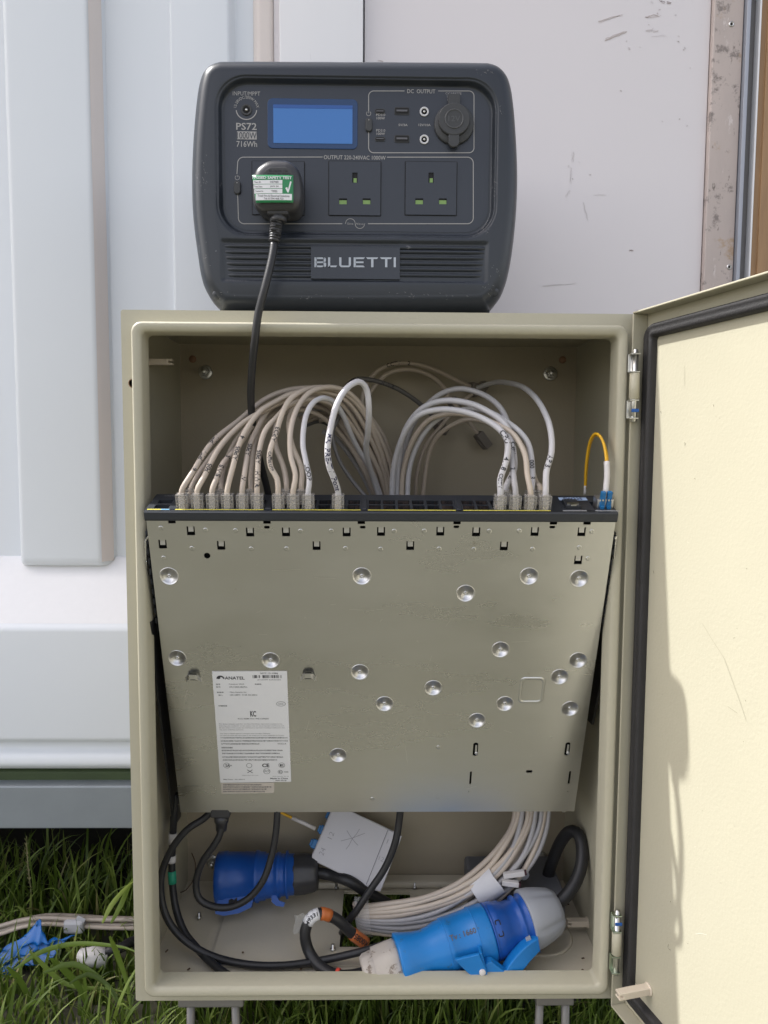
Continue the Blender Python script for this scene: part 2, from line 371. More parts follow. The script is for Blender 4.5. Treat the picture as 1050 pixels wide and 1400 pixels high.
def grass(name, n, xr, yr, hr, wr, lean=.6, seg=6, keep=None, hf=None):
    r = rng; x = r.uniform(*xr, n); y = r.uniform(*yr, n)
    if keep is not None: k = keep(x, y); x, y = x[k], y[k]; n = len(x)
    # tufts
    tx = r.uniform(*xr, n//25+1); ty = r.uniform(*yr, n//25+1); id_ = r.randint(0, len(tx), n); cl = r.rand(n) < .6
    x2 = tx[id_]+r.normal(0, .014, n); y2 = ty[id_]+r.normal(0, .014, n)
    if keep is not None: cl &= keep(x2, y2)
    x = np.where(cl, x2, x); y = np.where(cl, y2, y)
    h = r.uniform(*hr, n)*(.6+.4*r.rand(n)); h = h*(hf(x, y) if hf else 1); wd = r.uniform(*wr, n); a = r.uniform(0, 2*math.pi, n); ta = (id_*2.4) % (2*math.pi)
    a = np.where(cl, ta+r.normal(0, 1.0, n), a); ln = lean*r.uniform(.1, 1.4, n); ln = ln*1.0
    wa = a+math.pi/2+r.normal(0, .5, n)
    V = np.zeros((n, seg+1, 2, 3))
    for i in range(seg+1):
        t = i/seg; ang = ln*(t**1.2)*1.6
        # integrate bend
        hor = h*(ln*.8)*(t**2)*(1-.15*t); ver = h*(t-.33*np.minimum(ln, 1.3)*t**3)
        ww = wd*.5*(1-t**2.2)*(1 if i < seg else 0)+.00015
        cx = x+np.cos(a)*hor; cy = y+np.sin(a)*hor; cz = GZ-.004+ver
        tw = wa+t*.8
        for s_, k in ((-1, 0), (1, 1)):
            V[:, i, k, 0] = cx+s_*ww*np.cos(tw); V[:, i, k, 1] = cy+s_*ww*np.sin(tw); V[:, i, k, 2] = cz+s_*0.15*ww
    V = V.reshape(-1, 3); base = np.arange(n)[:, None, None]*(seg+1)*2
    q = np.array([[2*i, 2*i+1, 2*i+3, 2*i+2] for i in range(seg)])[None]; Fs = (base+q).reshape(-1, 4)
    me = bpy.data.meshes.new(name); me.from_pydata(V.tolist(), [], Fs.tolist()); me.materials.append(M['blade'])
    me.polygons.foreach_set('use_smooth', [True]*len(me.polygons)); o = bpy.data.objects.new(name, me); COL.objects.link(o)
    return o
INB = lambda x, y: (np.abs(x) < .262) & (y > -.02) & (y < .235)
g = grass('grass', 15000, (-.85, .75), (-.02, .75), (.12, .25), (.0025, .0058), .8, hf=lambda x, y: np.clip(.36+(y-.24)*3.0, .34, .54)-.30*np.clip((y-.38)*5, 0, 1)+.25*(rng.rand(len(x)) < .04), keep=lambda x, y: ~((np.abs(x) < .30) & (y > -.16) & (y < .26)) & ~((x > .2) & (y < .16)) & ~((y > .36) & (rng.rand(len(x)) < .35+(y-.36)*3.5)))
tag(g, kind='stuff')
g = grass('grass', 5200, (-.30, .42), (-.03, .30), (.05, .115), (.002, .0042), .7, keep=lambda x, y: (y > -.03))
tag(g, kind='stuff')
g = grass('grass', 900, (-1.6, 1.2), (.50, 1.9), (.05, .09), (.003, .006), .8)
tag(g, kind='stuff')
g = grass('grass', 26000, (-3.0, 3.0), (-3.4, -.35), (.05, .12), (.003, .006), .8, seg=3, keep=lambda x, y: (np.hypot(x, y+.75) > .35))
g.data.materials[0] = M['straw']; tag(g, kind='stuff')
# long arching blades beside the cabinet
def long_blades():
    mb = MB()
    for (pts, wd) in (([(152, 1262), (166, 1236), (176, 1212), (186, 1196)], .006), ([(140, 1262), (152, 1238), (170, 1216), (184, 1204)], .0055),
                      ([(20, 1325), (60, 1300), (110, 1290), (172, 1296), (196, 1310)], .006), ([(60, 1330), (100, 1318), (140, 1340), (160, 1372)], .0065),
                      ([(10, 1322), (30, 1345), (44, 1380), (52, 1412)], .007), ([(70, 1310), (105, 1345), (122, 1385), (130, 1415)], .007),
                      ([(150, 1280), (162, 1310), (175, 1350), (180, 1400)], .006), ([(40, 1300), (90, 1345), (150, 1352), (182, 1360)], .0055),
                      ([(95, 1345), (120, 1332), (150, 1350), (170, 1385)], .0055)):
        Y0 = random.uniform(.10, .16)
        P = cat_rom([at(a, b, Y0+.015*math.sin(i)) for i, (a, b) in enumerate(pts)], .008); n = len(P); T = np.gradient(P, axis=0)
        V = []
        for i in range(n):
            t = i/(n-1); s = np.cross(T[i], (.25, -1, .35)); s /= np.linalg.norm(s); ww = wd/2*(1-t**2.5)*(.35+.65*min(1, t*5))+.0002
            V += [P[i]-s*ww, P[i]+np.array([0, -.0008, 0]), P[i]+s*ww]
        mb.add(V, [(3*i+k, 3*i+k+1, 3*i+k+4, 3*i+k+3) for i in range(n-1) for k in (0, 1)], True)
    tag(mb.build('grass', M['blade']), kind='stuff')
long_blades()
# one flowering grass stem
mb = MB(); P = tube(mb, cat_rom([at(46, 1262, .33), at(42, 1215, .33), at(38, 1180, .33), at(36, 1143, .33)]), .0009, 5)
for i in range(26):
    q = P[int(len(P)*(.45+.55*i/26))-1]; s = random.choice((-1, 1)); L = .006
    lathe(mb, q, (s*.5, -.2, .8), [(0, .0002), (L*.4, .0013), (L, .0001)], 5)
tag(mb.build('grass_stem', mat('seed_stem', (.30, .28, .14), .7)), 'pale seeding grass stem standing tall against the dark under the cabin', 'grass stem')

# ============================================================ the site cabin behind (one thing)
cab = empty('site_cabin', (0, .3, .12), 'white fibreglass site cabin with ribbed wall, laminate panel and galvanised chassis beam', 'cabin')
def rp(pts, r, n=5):
    """round the corners of an open polyline"""
    P = [np.array(p, float) for p in pts]; out = [P[0]]
    for a, b, c in zip(P, P[1:], P[2:]):
        d1, d2 = a-b, c-b; l1, l2 = np.linalg.norm(d1), np.linalg.norm(d2); k = min(r, l1*.48, l2*.48)
        p, q = b+d1/l1*k, b+d2/l2*k
        for i in range(n+1):
            t = i/n; out.append((1-t)**2*p+2*t*(1-t)*b+t*t*q)
    out.append(P[-1]); return out
def extrude_z(name, pts, z0, z1, m, r=.004, label=None, zs=None):
    L = rp(pts, r) if r else [np.array(p, float) for p in pts]; mb = MB()
    loops_mesh(mb, [[(p[0], p[1], z) for p in L] for z in (z0, z1)], False, r > 0); return mb.build(name, m, cab, label)
zt = 2.45; zb = at(90, 760, .285)[2]-.01
YW = .285
extrude_z('wall_panel', [(-2.7, YW), (-.272, YW), (-.272, YW-.008), (-.196, YW-.010), (-.190, YW+.004), (-.166, YW+.004)], zb, zt, M['white_grp'], .003)
# ribs
def rib(xl, xr):
    zb2 = at(90, 774, .262)[2]; mb = MB(); Ls = []
    out = rp([(xl-.010, YW+.002), (xl, .263), (xr, .263), (xr+.015, YW+.002)], .006, 6)
    for z, k in ((zt, 1), (zb2+.012, 1), (zb2+.004, .96), (zb2, .80), (zb2-.001, .5), (zb2-.001, .0)):
        Ls.append([(p[0]*1.0 + ((xl+xr)/2-p[0])*(1-k)*.12, YW+.002+(p[1]-YW-.002)*k, z) for p in out])
    loops_mesh(mb, Ls, False); o = mb.build('rib', M['white_grp'], cab)
    mb = MB()   # added strip, paints warm bounced light on the rib's right side
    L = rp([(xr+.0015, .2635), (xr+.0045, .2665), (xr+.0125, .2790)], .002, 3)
    loops_mesh(mb, [[(p[0], p[1]-.0012, z) for p in L] for z in (zb2+.006, zt)], False); mb.build('bounce_strip', M['beige'], o)
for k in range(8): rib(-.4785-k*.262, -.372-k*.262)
extrude_z('channel_bounce_strip', [(-.166, YW+.003), (-.158, YW-.004), (-.142, YW-.004), (-.139, YW+.003)], zb, zt, M['beige'], .003)  # added beige strip, paints warm bounced light in the wall channel
extrude_z('wall_panel', [(-.139, YW+.001), (-.1315, YW+.001)], zb, zt, M['white_panel'], 0)
extrude_z('trim_board', [(-.1295, YW+.008), (-.1295, .268), (-.0225, .268), (-.0225, YW+.008)], zb, zt, M['white_board'], .0012)
extrude_z('laminate_panel', [(-.0205, .2945), (-.0205, .281), (.4315, .281), (.4315, .2945)], zb, zt, M['white_panel'], .0008)
al = extrude_z('aluminium_strip', [(.4325, .29), (.4325, .274), (.4335, .273), (.4705, .273), (.4715, .274), (.4715, .29)], zb, zt, M['alu_worn'], .0006)
extrude_z('edge_profile', [(.4723, .29), (.4723, .2665), (.4765, .2645), (.4775, .268), (.4775, .29)], zb, zt, M['alu_blue'], .0008)
extrude_z('edge_profile', [(.4779, .29), (.4779, .279), (.4895, .279), (.4895, .29)], zb, zt, M['alu_grey'], .0008)
extrude_z('edge_bead', [(.4899, .29), (.4899, .268), (.4922, .268), (.4922, .29)], zb, zt, M['white_board'], .0005)
extrude_z('wooden_post', [(.4926, .31), (.4926, .272), (.5010, .272), (.5010, .268), (.560, .268), (.560, .31)], zb, zt, M['wood'], .001)
extrude_z('wall_panel', [(.561, YW), (2.2, YW)], zb, zt, M['white_grp'], 0)
for (px, py) in ((1000, 33), (997, 365)):
    p = at(px, py, .273); mb = MB(); lathe(mb, p, (0, -1, 0), [(-.001, .0035), (.0004, .0036), (.0009, .0026), (.0009, .0022), (-.0004, .0018)], 20)
    s = mb.build('screw', M['steel'], al); 
    mb = MB(); lathe(mb, p+np.array([0, -.0001, 0]), (0, -1, 0), [(0, .0014), (.0006, .0014), (.0007, .0001)], 10); mb.build('screw_hole', M['hole'], al)
# scuffs on the laminate, each a thin smear of dirt
FR = XZ
def scuff(px, py, L, ang, wd, m):
    c = at(px, py, .281); a = math.radians(ang); mb = MB(); n = 9
    for j in range(3):
        pts = [(c[0]+(i/n-.5)*L*math.cos(a)+random.gauss(0, .0005)-j*wd*.8*math.sin(a), c[2]+(i/n-.5)*L*math.sin(a)+random.gauss(0, .0005)+j*wd*.8*math.cos(a)) for i in range(n+1) if random.random() < .8]
        if len(pts) > 2: ribbon(mb, pts, wd*random.uniform(.2, .6), FR, 0)
    V = [(x, .2806-.0001, z) for x, y, z in mb.v]; mb.v = V; mb.build('scuff', m, cab)
MS = mat('brown_scuff', (.47, .41, .39), .7); MS2 = mat('faint_scuff', (.60, .565, .565), .7); MS3 = mat('dark_scuff', (.24, .18, .17), .7)
for a in ((835, 26, .032, 18, .0010, MS), (842, 50, .030, 22, .0014, MS), (893, 24, .020, 6, .0013, MS), (888, 43, .010, 12, .0013, MS2), (904, 3, .008, -25, .0012, MS3), (914, 5, .006, -20, .001, MS3),
          (896, 44, .008, 2, .0008, MS), (784, 215, .012, 85, .0012, MS2), (781, 240, .020, 88, .0009, MS2), (777, 265, .010, 55, .0008, MS2), (800, 290, .025, -75, .0006, MS2), (820, 267, .016, 0, .0004, MS2),
          (765, 390, .045, 5, .0005, MS2), (863, 343, .005, 0, .0008, MS3), (900, 50, .02, 5, .0004, MS2), (520, 84, .008, -10, .0006, MS)): scuff(*a)
for i in range(22):
    x, y = random.choice(((906, 30), (850, 60), (935, 70), (780, 240), (860, 110), (930, 160), (905, 15))); scuff(x+random.gauss(0, 16), y+random.gauss(0, 16), random.uniform(.001, .0025), random.uniform(-60, 60), .0004, random.choice((MS, MS2)))
# ledge, fascia, lower lip
z1 = at(90, 760, YW)[2]; z2 = at(90, 858, .22)[2]; z3 = at(90, 1013, .22)[2]; z4 = at(90, 1031, .228)[2]; z5 = at(90, 1052, .224)[2]
def extrude_x(name, pts, m, r=.004, x0=-2.7, x1=2.2, nr=5):
    L = rp(pts, r, nr) if r else pts; mb = MB(); loops_mesh(mb, [[(x, p[0], p[1]) for p in L] for x in (x0, x1)], False, r > 0); return mb.build(name, m, cab)
extrude_x('ledge', [(YW+.02, z1+.003), (YW-.002, z1), (.226, z2+.004)], M['white_grp_speck'], .006)
extrude_x('fascia', [(.2262, z2+.004), (.22, z2-.002), (.22, z3), (.233, z3-.006), (.234, z4+.006), (.224, z4-.001), (.222, z5+.006), (.232, z5-.003), (.27, z5-.004)], M['white_grp'], .005)
za, zc = at(90, 1056, .238)[2], at(90, 1071, .238)[2]
extrude_x('algae_strip', [(.246, za+.004), (.239, za), (.239, zc+.002), (.246, zc)], M['algae'], .002)
b1, b2 = at(90, 1075, .22)[2], at(90, 1133, .22)[2]
mb = MB(); mb.box((-.25, .255, (b1+b2)/2), (4.9, .07, b1-b2), b=.0018); mb.build('chassis_beam', M['beam'], cab)
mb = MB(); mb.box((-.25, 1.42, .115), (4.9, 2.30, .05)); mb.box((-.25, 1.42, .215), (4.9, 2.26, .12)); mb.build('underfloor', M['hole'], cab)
mb = MB(); mb.box((-.25, 1.42, 1.39), (4.9, 2.24, 2.1)); mb.build('cabin_body', M['white_grp'], cab)
mb = MB(); mb.box((-.25, 1.40, 2.4675), (4.96, 2.32, .025)); mb.build('roof', M['white_grp'], cab)

# ============================================================ things lying in the grass
mb = MB(); gb = empty('cable_bundle', atz(90, 1290, GZ), 'bundle of beige data cables lying in the grass, bound with white tape', 'cable bundle', None)
offs = [(0, 0), (1, .4), (.2, 1.1), (1.4, 1.2), (2.2, .5), (2.6, 1.3)]
for i, (oy, oz) in enumerate(offs):
    mb = MB(); P = []
    for px, py in ((-40, 1284), (0, 1274), (30, 1265), (60, 1261), (95, 1262), (140, 1264), (185, 1265), (240, 1268), (300, 1270)):
        q = at(px, py+3-oz*9+oy*2.5, .255); P.append(q+np.array([0, oy*.004, math.sin(px*.03+i)*.0012]))
    tube(mb, cat_rom(P, .01), .0031, 8); mb.build('cable', M['cab_beige'] if i % 3 else M['cab_warm'], gb)
mb = MB(); c = at(103, 1263, .256); mb.box(c+np.array([0, 0, -.001]), (.028, .018, .019), b=.004); mb.box(c+np.array([.010, -.006, .010]), (.012, .0012, .008), R=np.array(Matrix.Rotation(.5, 3, 'Y')), b=.0004); mb.build('tape', M['tape_white'], gb)
# crumpled blue sheet
mb = MB(); nx, ny = 46, 30; V = []
c0, c1, c2, c3 = at(-30, 1340, .215), at(30, 1332, .205), at(100, 1285, .225), at(46, 1268, .235)
for i in range(nx):
    for j in range(ny):
        u, v = i/(nx-1), j/(ny-1); p = (c0*(1-u)+c1*u)*(1-v)+(c3*(1-u)+c2*u)*v
        fold = .004*math.sin(7*u+3*v+2*math.sin(4*v))+.003*math.sin(15*v-6*u)+.0015*math.sin(23*u+11*v)
        V.append(p+np.array([.006*math.sin(9*v+4*u), fold, fold*.7+.004*math.sin(5*u*v+1)]))
mb.add(V, [(i*ny+j, (i+1)*ny+j, (i+1)*ny+j+1, i*ny+j+1) for i in range(nx-1) for j in range(ny-1) if not (i+j*.6 < 9 and j > 16)], True)
o = mb.build('plastic_sheet', M['blue_bag']); tag(o, 'crumpled bright blue plastic sheet in the grass below the cabin beam', 'plastic sheet')
md = o.modifiers.new('thickness', 'SOLIDIFY'); md.thickness = .0006
# white connector housing
wc = empty('cable_connector', atz(125, 1325, GZ), 'white plastic cable connector lying half hidden in the grass', 'connector')
mb = MB(); c = at(126, 1300, .20); Rr = np.array(Matrix.Rotation(-.12, 3, 'Y'))
lathe(mb, c+np.array([-.017, 0, -.006]), (1, 0, -.12), [(-.002, .005), (0, .008), (.012, .011), (.014, .012), (.030, .012), (.031, .011), (.038, .011)], 24, mod=lambda t, a: 1+.03*(math.cos(8*a) > 0)); mb.build('housing', M['white_plastic'], wc)
mb = MB(); tube(mb, cat_rom([c+np.array([.018, 0, -.001]), at(165, 1296, .205), at(182, 1287, .22), at(215, 1284, .24)]), .0065, 10); mb.build('cable', M['rubber'], wc)

# ============================================================ supporting feet
def foot(px0, px1, py, Yf, lab):
    a, b = at(px0, py, Yf), at(px1, py, Yf); cx = (a[0]+b[0])/2; wd = b[0]-a[0]; zt_ = -.003
    t = empty('stand_foot', (cx, Yf+.1, GZ), lab, 'stand foot', 'metal feet carrying the cabinet')
    mb = MB(); mb.box((cx, Yf+.10, zt_-.006), (wd, .20, .012), b=.002); mb.build('top_plate', M['foot'], t)
    for yy in (Yf+.012, Yf+.185):
        for s in (-1, 1):
            mb = MB(); tube(mb, [(cx+s*wd*.34, yy, zt_-.012), (cx+s*wd*.36, yy, zt_-.06), (cx+s*wd*.40, yy, GZ-.01)], .0045, 12); mb.build('leg', M['foot'], t)
M['foot'] = mat('dull_aluminium', (.24, .23, .22), .5, .5, var=.15, vscale=20)
foot(243, 333, 1385, .008, 'dull metal stand foot under the left front of the cabinet'); foot(733, 785, 1385, .008, 'narrow metal stand foot under the right front of the cabinet')

# ============================================================ the cabinet
H = .7026; W2 = .25; D = .212
cb = empty('electrical_cabinet', (0, D/2, 0), 'open pebble grey steel cabinet holding the switch, its door swung wide open', 'cabinet')
t_ = .0016
def shell():
    mb = MB()
    mb.box((0, D+.001, H/2), (2*W2, .002, H)); mb.build('back_panel', M['paint_in_shade'], cb)
    for s in (-1, 1):
        mb = MB(); mb.box((s*(W2-t_/2), (D-.0002)/2+.0008, H/2), (t_, D-.002, H-.0044), b=.0004); mb.build('side_panel', M['paint_in_shade'] if 0 else M['paint'], cb)
    mb = MB(); mb.box((0, (D-.0002)/2+.0008, H-.001), (2*W2, D-.002, .002), b=.0006); mb.build('top_panel', M['paint'], cb)
    # floor with the cable opening
    hole = [(-.0428, .0765), (.0440, .0758), (.0430, .1825), (-.0422, .185)]
    fr = (np.array([1, 0, 0.]), np.array([0, 1., 0]), np.array([0, 0, 1.])); mb = MB()
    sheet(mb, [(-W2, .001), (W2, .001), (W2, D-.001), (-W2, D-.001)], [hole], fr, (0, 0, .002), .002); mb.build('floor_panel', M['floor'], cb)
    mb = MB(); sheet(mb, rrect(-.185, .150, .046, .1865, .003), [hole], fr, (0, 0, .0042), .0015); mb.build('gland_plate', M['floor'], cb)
    mb = MB(); mb.box((0, .2005, .007), (.42, .020, .0095), b=.003); mb.build('floor_ridge', M['floor'], cb)
    # front frame: flat flange ring then the raised gutter lip
    frz = (np.array([1, 0, 0.]), np.array([0, 0, 1.]), np.array([0, -1., 0]))
    mb = MB(); sheet(mb, rrect(-W2, W2, 0, H, .0025), [rrect(-.228, .228, .022, H-.022, .004)], frz, (0, 0, 0), .0018)
    mb.build('front_flange', M['paint'], cb)
    Ls = []
    for ins, y, r in ((.0125, -.0002, .010), (.0125, -.009, .010), (.0133, -.0114, .0095), (.0150, -.0125, .009), (.0195, -.0110, .007), (.0212, -.0098, .006), (.0222, -.0078, .005), (.0224, .012, .005)):
        Ls.append([(p[0], y, p[1]) for p in rrect(-W2+ins, W2-ins, ins, H-ins, r, 8)])
    mb = MB(); loops_mesh(mb, Ls, True, True); mb.build('gutter_lip', M['paint'], cb)
shell()
def bolt(px, py, r=.0088, Y=D):
    p = at(px, py, Y); t = None; mb = MB()
    lathe(mb, p, (0, -1, 0), [(0, r), (.0016, r), (.002, r*.9), (.002, .004)], 28); o = mb.build('bolt', M['steel'], cb)
    mb = MB(); lathe(mb, p+np.array([0, -.002, 0]), (0, -1, 0), [(0, r*.74), (.005, r*.74), (.006, r*.6), (.006, .0035)], 6, sharp=True); mb.build('nut', M['steel'], o)
    mb = MB(); lathe(mb, p+np.array([0, -.008, 0]), (0, -1, 0), [(0, .0036), (.004, .0036), (.0048, .0028), (.005, .0001)], 14); mb.build('stud', M['steel'], o)
bolt(281, 509); bolt(752, 511); bolt(291, 1177, .0085); bolt(739, 1172, .0085)
M['rust_cap'] = mat('brown_plastic_cap', (.30, .17, .10), .5)
for px, py in ((263.5, 491), (769, 492)):
    mb = MB(); lathe(mb, at(px, py, D), (0, -1, 0), [(0, .0046), (.0016, .0044), (.0026, .003), (.003, .0001)], 18); mb.build('plug_cap', M['rust_cap'], cb)
def peg(name, p, q, parent, r=.004):
    mb = MB(); p, q = np.array(p), np.array(q); d, u, v = basis(q-p); L = np.linalg.norm(q-p)
    R = np.stack([d, u, v], 1); mb.box((p+q)/2, (L, r*2, r*1.7), R=R, b=.0006)
    for s in (-1, 1): mb.box(q+d*.0018+v*s*r*.55, (.005, r*1.9, r*.55), R=R, b=.0004)
    lathe(mb, p, d, [(0, r*1.5), (.0012, r*1.5), (.0013, r*1.3)], 16); return mb.build(name, M['peg'], parent)
peg('peg', (-.2484, .075, at(208, 495, .075)[2]), (-.2250, .075, at(208, 495, .075)[2]), cb, .0038)
peg('peg', (.2484, .10, at(808, 1261, .10)[2]), (.2280, .10, at(808, 1261, .10)[2]), cb, .0042)
for px, py in ((272, 1255), (460, 1214), (567, 1214), (455, 1299), (668, 1262)):
    p = atz(px, py, .0042); mb = MB(); lathe(mb, p, (0, 0, 1), [(0, .0032), (.0022, .0032), (.0024, .0018), (.007, .0018), (.0073, .0001)], 10); mb.build('screw', M['steel'], cb)
mb = MB(); lathe(mb, (.19, .10, .002), (0, 0, 1), [(0, .040), (.0012, .0385), (.0016, .037), (.0012, .0355), (.0004, .034)], 40); mb.build('knockout_ring', M['floor'], cb)
p = at(180.5, 524, 0); mb = MB(); lathe(mb, p+np.array([.001, 0, 0]), (0, -1, 0), [(0, .0045), (.0004, .0045), (.0004, .004), (-.001, .0038)], 20); mb.build('drain_hole', M['rust_cap'], cb)

# door
E_ = np.array([math.sin(.2662), -math.cos(.2662), 0]); NI = np.array([-math.cos(.2662), -math.sin(.2662), 0]); DO = np.array([.2405, -.0105, 0]); hh = .016
DW = .49
def dp(s, z, d=0): return DO+E_*s+NI*d+np.array([0, 0, z])
RD = np.stack([E_, np.array([0, 0, 1.]), NI], 1)
mb = MB(); mb.box(dp(DW/2, H/2, -hh-.0008), (DW, H, .0016), R=RD); door = mb.build('door', M['paint'], cb)
mb = MB()
mb.box(dp(DW/2, H-.0008, -hh/2), (DW, .0018, hh), R=RD, b=.0006); mb.box(dp(DW/2, .0008, -hh/2), (DW, .0018, hh), R=RD, b=.0006)
mb.box(dp(.0009, H/2, -hh/2), (.0018, H-.0036, hh), R=RD, b=.0006); mb.box(dp(DW-.0009, H/2, -hh/2), (.0018, H-.0036, hh), R=RD, b=.0006)
mb.build('door_rim', M['paint'], door)
Ls = []
for ins, d in ((.0, -hh), (.0005, -hh+.0055), (.002, -hh+.0075), (.0045, -hh+.0070), (.0060, -hh+.0064), (.0075, -hh+.0070), (.0105, -hh+.0075), (.0125, -hh+.005), (.0130, -hh)):
    Ls.append([dp(p[0], p[1], d) for p in rrect(.0045+ins, DW-.012-ins, .012+ins, H-.0125-ins, max(.003, .014-ins), 8)])
mb = MB(); loops_mesh(mb, Ls, True); mb.build('gasket', M['gasket'], door)
pq = hit(887, 1352, dp(0, 0, -hh), NI); peg('peg', pq, pq+NI*.030+E_*(-.001), door, .0042)
def hinge(px, y0, y1, mark, g):
    a, b = at(px, y0, -.0175), at(px-(y1-y0)*.04, y1, -.0175); hz = a[2]-b[2]; c = (a+b)/2; x = c[0]; y = c[1]
    o = None
    for zc, hh_ in ((c[2]+hz*.36, hz*.28), (c[2]-hz*.36, hz*.28)):
        mb = MB(); mb.box((x-.0005, y+.0035, zc), (.009, .0016, hh_), b=.0004)
        for k in (-1, 1): mb.box((x, y-.0002, zc+k*hh_/2), (.0088, .008, .0013), b=.0004)
        ob_ = mb.build('hinge' if o is None else 'hinge_leaf', M['zinc_g'] if g else M['steel'], cb if o is None else o); o = o or ob_
    mb = MB(); lathe(mb, (x+.0008, y, c[2]-hz*.56), (0, 0, 1), [(0, .0022), (.001, .0030), (hz*1.04, .0030), (hz*1.04, .0026), (hz*1.12, .0026), (hz*1.14, .0014)], 16); mb.build('hinge_pin', M['steel'], o)
    mb = MB(); lathe(mb, (x+.0008, y, c[2]-hz*.20), (0, 0, 1), [(0, .0042), (.0005, .0048), (hz*.40, .0048), (hz*.405, .0042)], 20); mb.build('hinge_barrel', M['paint'], o)
    mb = MB(); mb.box((x+.0012, y-.0032, c[2]+hz*mark), (.0072, .0014, .0032), b=.0006); mb.build('paint_mark', M['blue_mark'], o)
M['zinc_g'] = mat('green_passivated_zinc', (.42, .48, .38), .32, 1)
hinge(868, 484, 572, -.38, False); hinge(843.5, 1250, 1328, .36, True)

# marks on the inside of the door
def dmark(pts, wd, m):
    Q = [hit(x, y, dp(0, 0, -hh+.00025), NI) for x, y in pts]; V = []
    for i, q in enumerate(Q):
        t = Q[min(i+1, len(Q)-1)]-Q[max(i-1, 0)]; n_ = np.cross(t, NI); n_ /= np.linalg.norm(n_)+1e-9; V += [q-n_*wd/2, q+n_*wd/2]
    mb = MB(); mb.add(V, [(2*i, 2*i+1, 2*i+3, 2*i+2) for i in range(len(Q)-1)], False); mb.build('mark', m, door)
DM = mat('door_mark', (.16, .14, .11), .6); DM2 = mat('door_scratch', (.60, .58, .50), .4); DM3 = mat('door_smudge', (.34, .315, .24), .5)
dmark([(914, 1291), (913, 1295), (915, 1298), (917, 1299)], .0005, DM); dmark([(868, 1341), (871, 1346)], .0004, DM); dmark([(903, 562), (904, 565)], .0006, DM); dmark([(936, 605), (937, 607), (936, 609)], .0006, DM)
dmark([(975, 553), (976, 556)], .0005, DM); dmark([(949, 654), (951, 655)], .0004, DM); dmark([(951, 1277), (958, 1276), (966, 1278)], .0006, DM2); dmark([(960, 852), (972, 872), (990, 900), (1012, 960), (1020, 985)], .0004, DM3)
dmark([(995, 966), (1001, 970), (1008, 975)], .0005, DM3); dmark([(936, 500), (936, 528)], .0003, DM3); dmark([(870, 770), (872, 770)], .0004, DM); dmark([(893, 780), (894, 784)], .0006, DM)
for k in range(34):
    x, y = random.uniform(900, 1048), random.uniform(460, 1390); a = random.uniform(0, 6.28); l = random.uniform(.6, 2.6)
    dmark([(x, y), (x+l*math.cos(a), y+l*math.sin(a))], random.uniform(.0003, .0006), random.choice((DM, DM3, DM3, DM2)))
# ============================================================ power station
YF = .014                       # plane of the control panel
def P2(px, py, Y=YF): q = at(px, py, Y); return np.array([q[0], q[2]])
ps = empty('power_station', (-.026, .13, H), 'charcoal portable power station with blue screen and three sockets, standing on top of the cabinet', 'power station')
YS = .034
raw = [(300, 93.5), (330, 92), (485, 92.5), (640, 93.5), (668, 95), (684, 103), (695, 120), (701, 155), (705, 210), (706, 255), (704, 300), (699, 345), (692, 380), (683, 402), (668, 417), (650, 424),
       (480, 426), (320, 424), (302, 417), (288, 402), (278, 380), (271, 340), (266, 300), (264.5, 255), (266, 205), (270, 155), (275, 122), (283, 104)]
pts = [P2(a, b, YS) for a, b in raw]
def closed_cr(P, n):
    P = np.array(P); out = []; m = len(P)
    for i in range(m):
        p0, p1, p2, p3 = P[i-1], P[i], P[(i+1) % m], P[(i+2) % m]
        for k in range(12):
            t = k/12; out.append(.5*((2*p1)+(p2-p0)*t+(2*p0-5*p1+4*p2-p3)*t*t+(3*p1-p0-3*p2+p3)*t**3))
    out = np.array(out+[out[0]]); L = np.r_[0, np.cumsum(np.linalg.norm(np.diff(out, axis=0), axis=1))]
    s = np.linspace(0, L[-1], n, endpoint=False); return np.stack([np.interp(s, L, out[:, j]) for j in (0, 1)], 1)
zshift = H+.0008-min(p[1] for p in pts)
pts = [np.array([p[0], p[1]+(zshift*max(0, min(1, (.80-p[1])/.09)))]) for p in pts]
NO = 560; OUT = closed_cr(pts, NO); cen = OUT.mean(0)
nx_ = np.roll(OUT, -1, 0)-np.roll(OUT, 1, 0); NN = np.stack([-nx_[:, 1], nx_[:, 0]], 1); NN /= np.linalg.norm(NN, axis=1)[:, None]
if np.mean(np.sum((cen-OUT)*NN, 1)) < 0: NN = -NN
# back shell: bulging case
mb = MB(); Ls = []
for y, ins in ((YS, 0), (.06, -.0003), (.12, 0), (.18, .001), (.205, .004), (.220, .010), (.230, .022), (.232, .05)):
    Ls.append([(a, y, b) for a, b in OUT+NN*ins])
loops_mesh(mb, Ls); n0 = len(mb.v)-NO; mb.f.append(tuple(range(n0, n0+NO))[::-1]); mb.sm.append(False); mb.mi.append(0)
mb.build('case', M['black_ps'], ps)
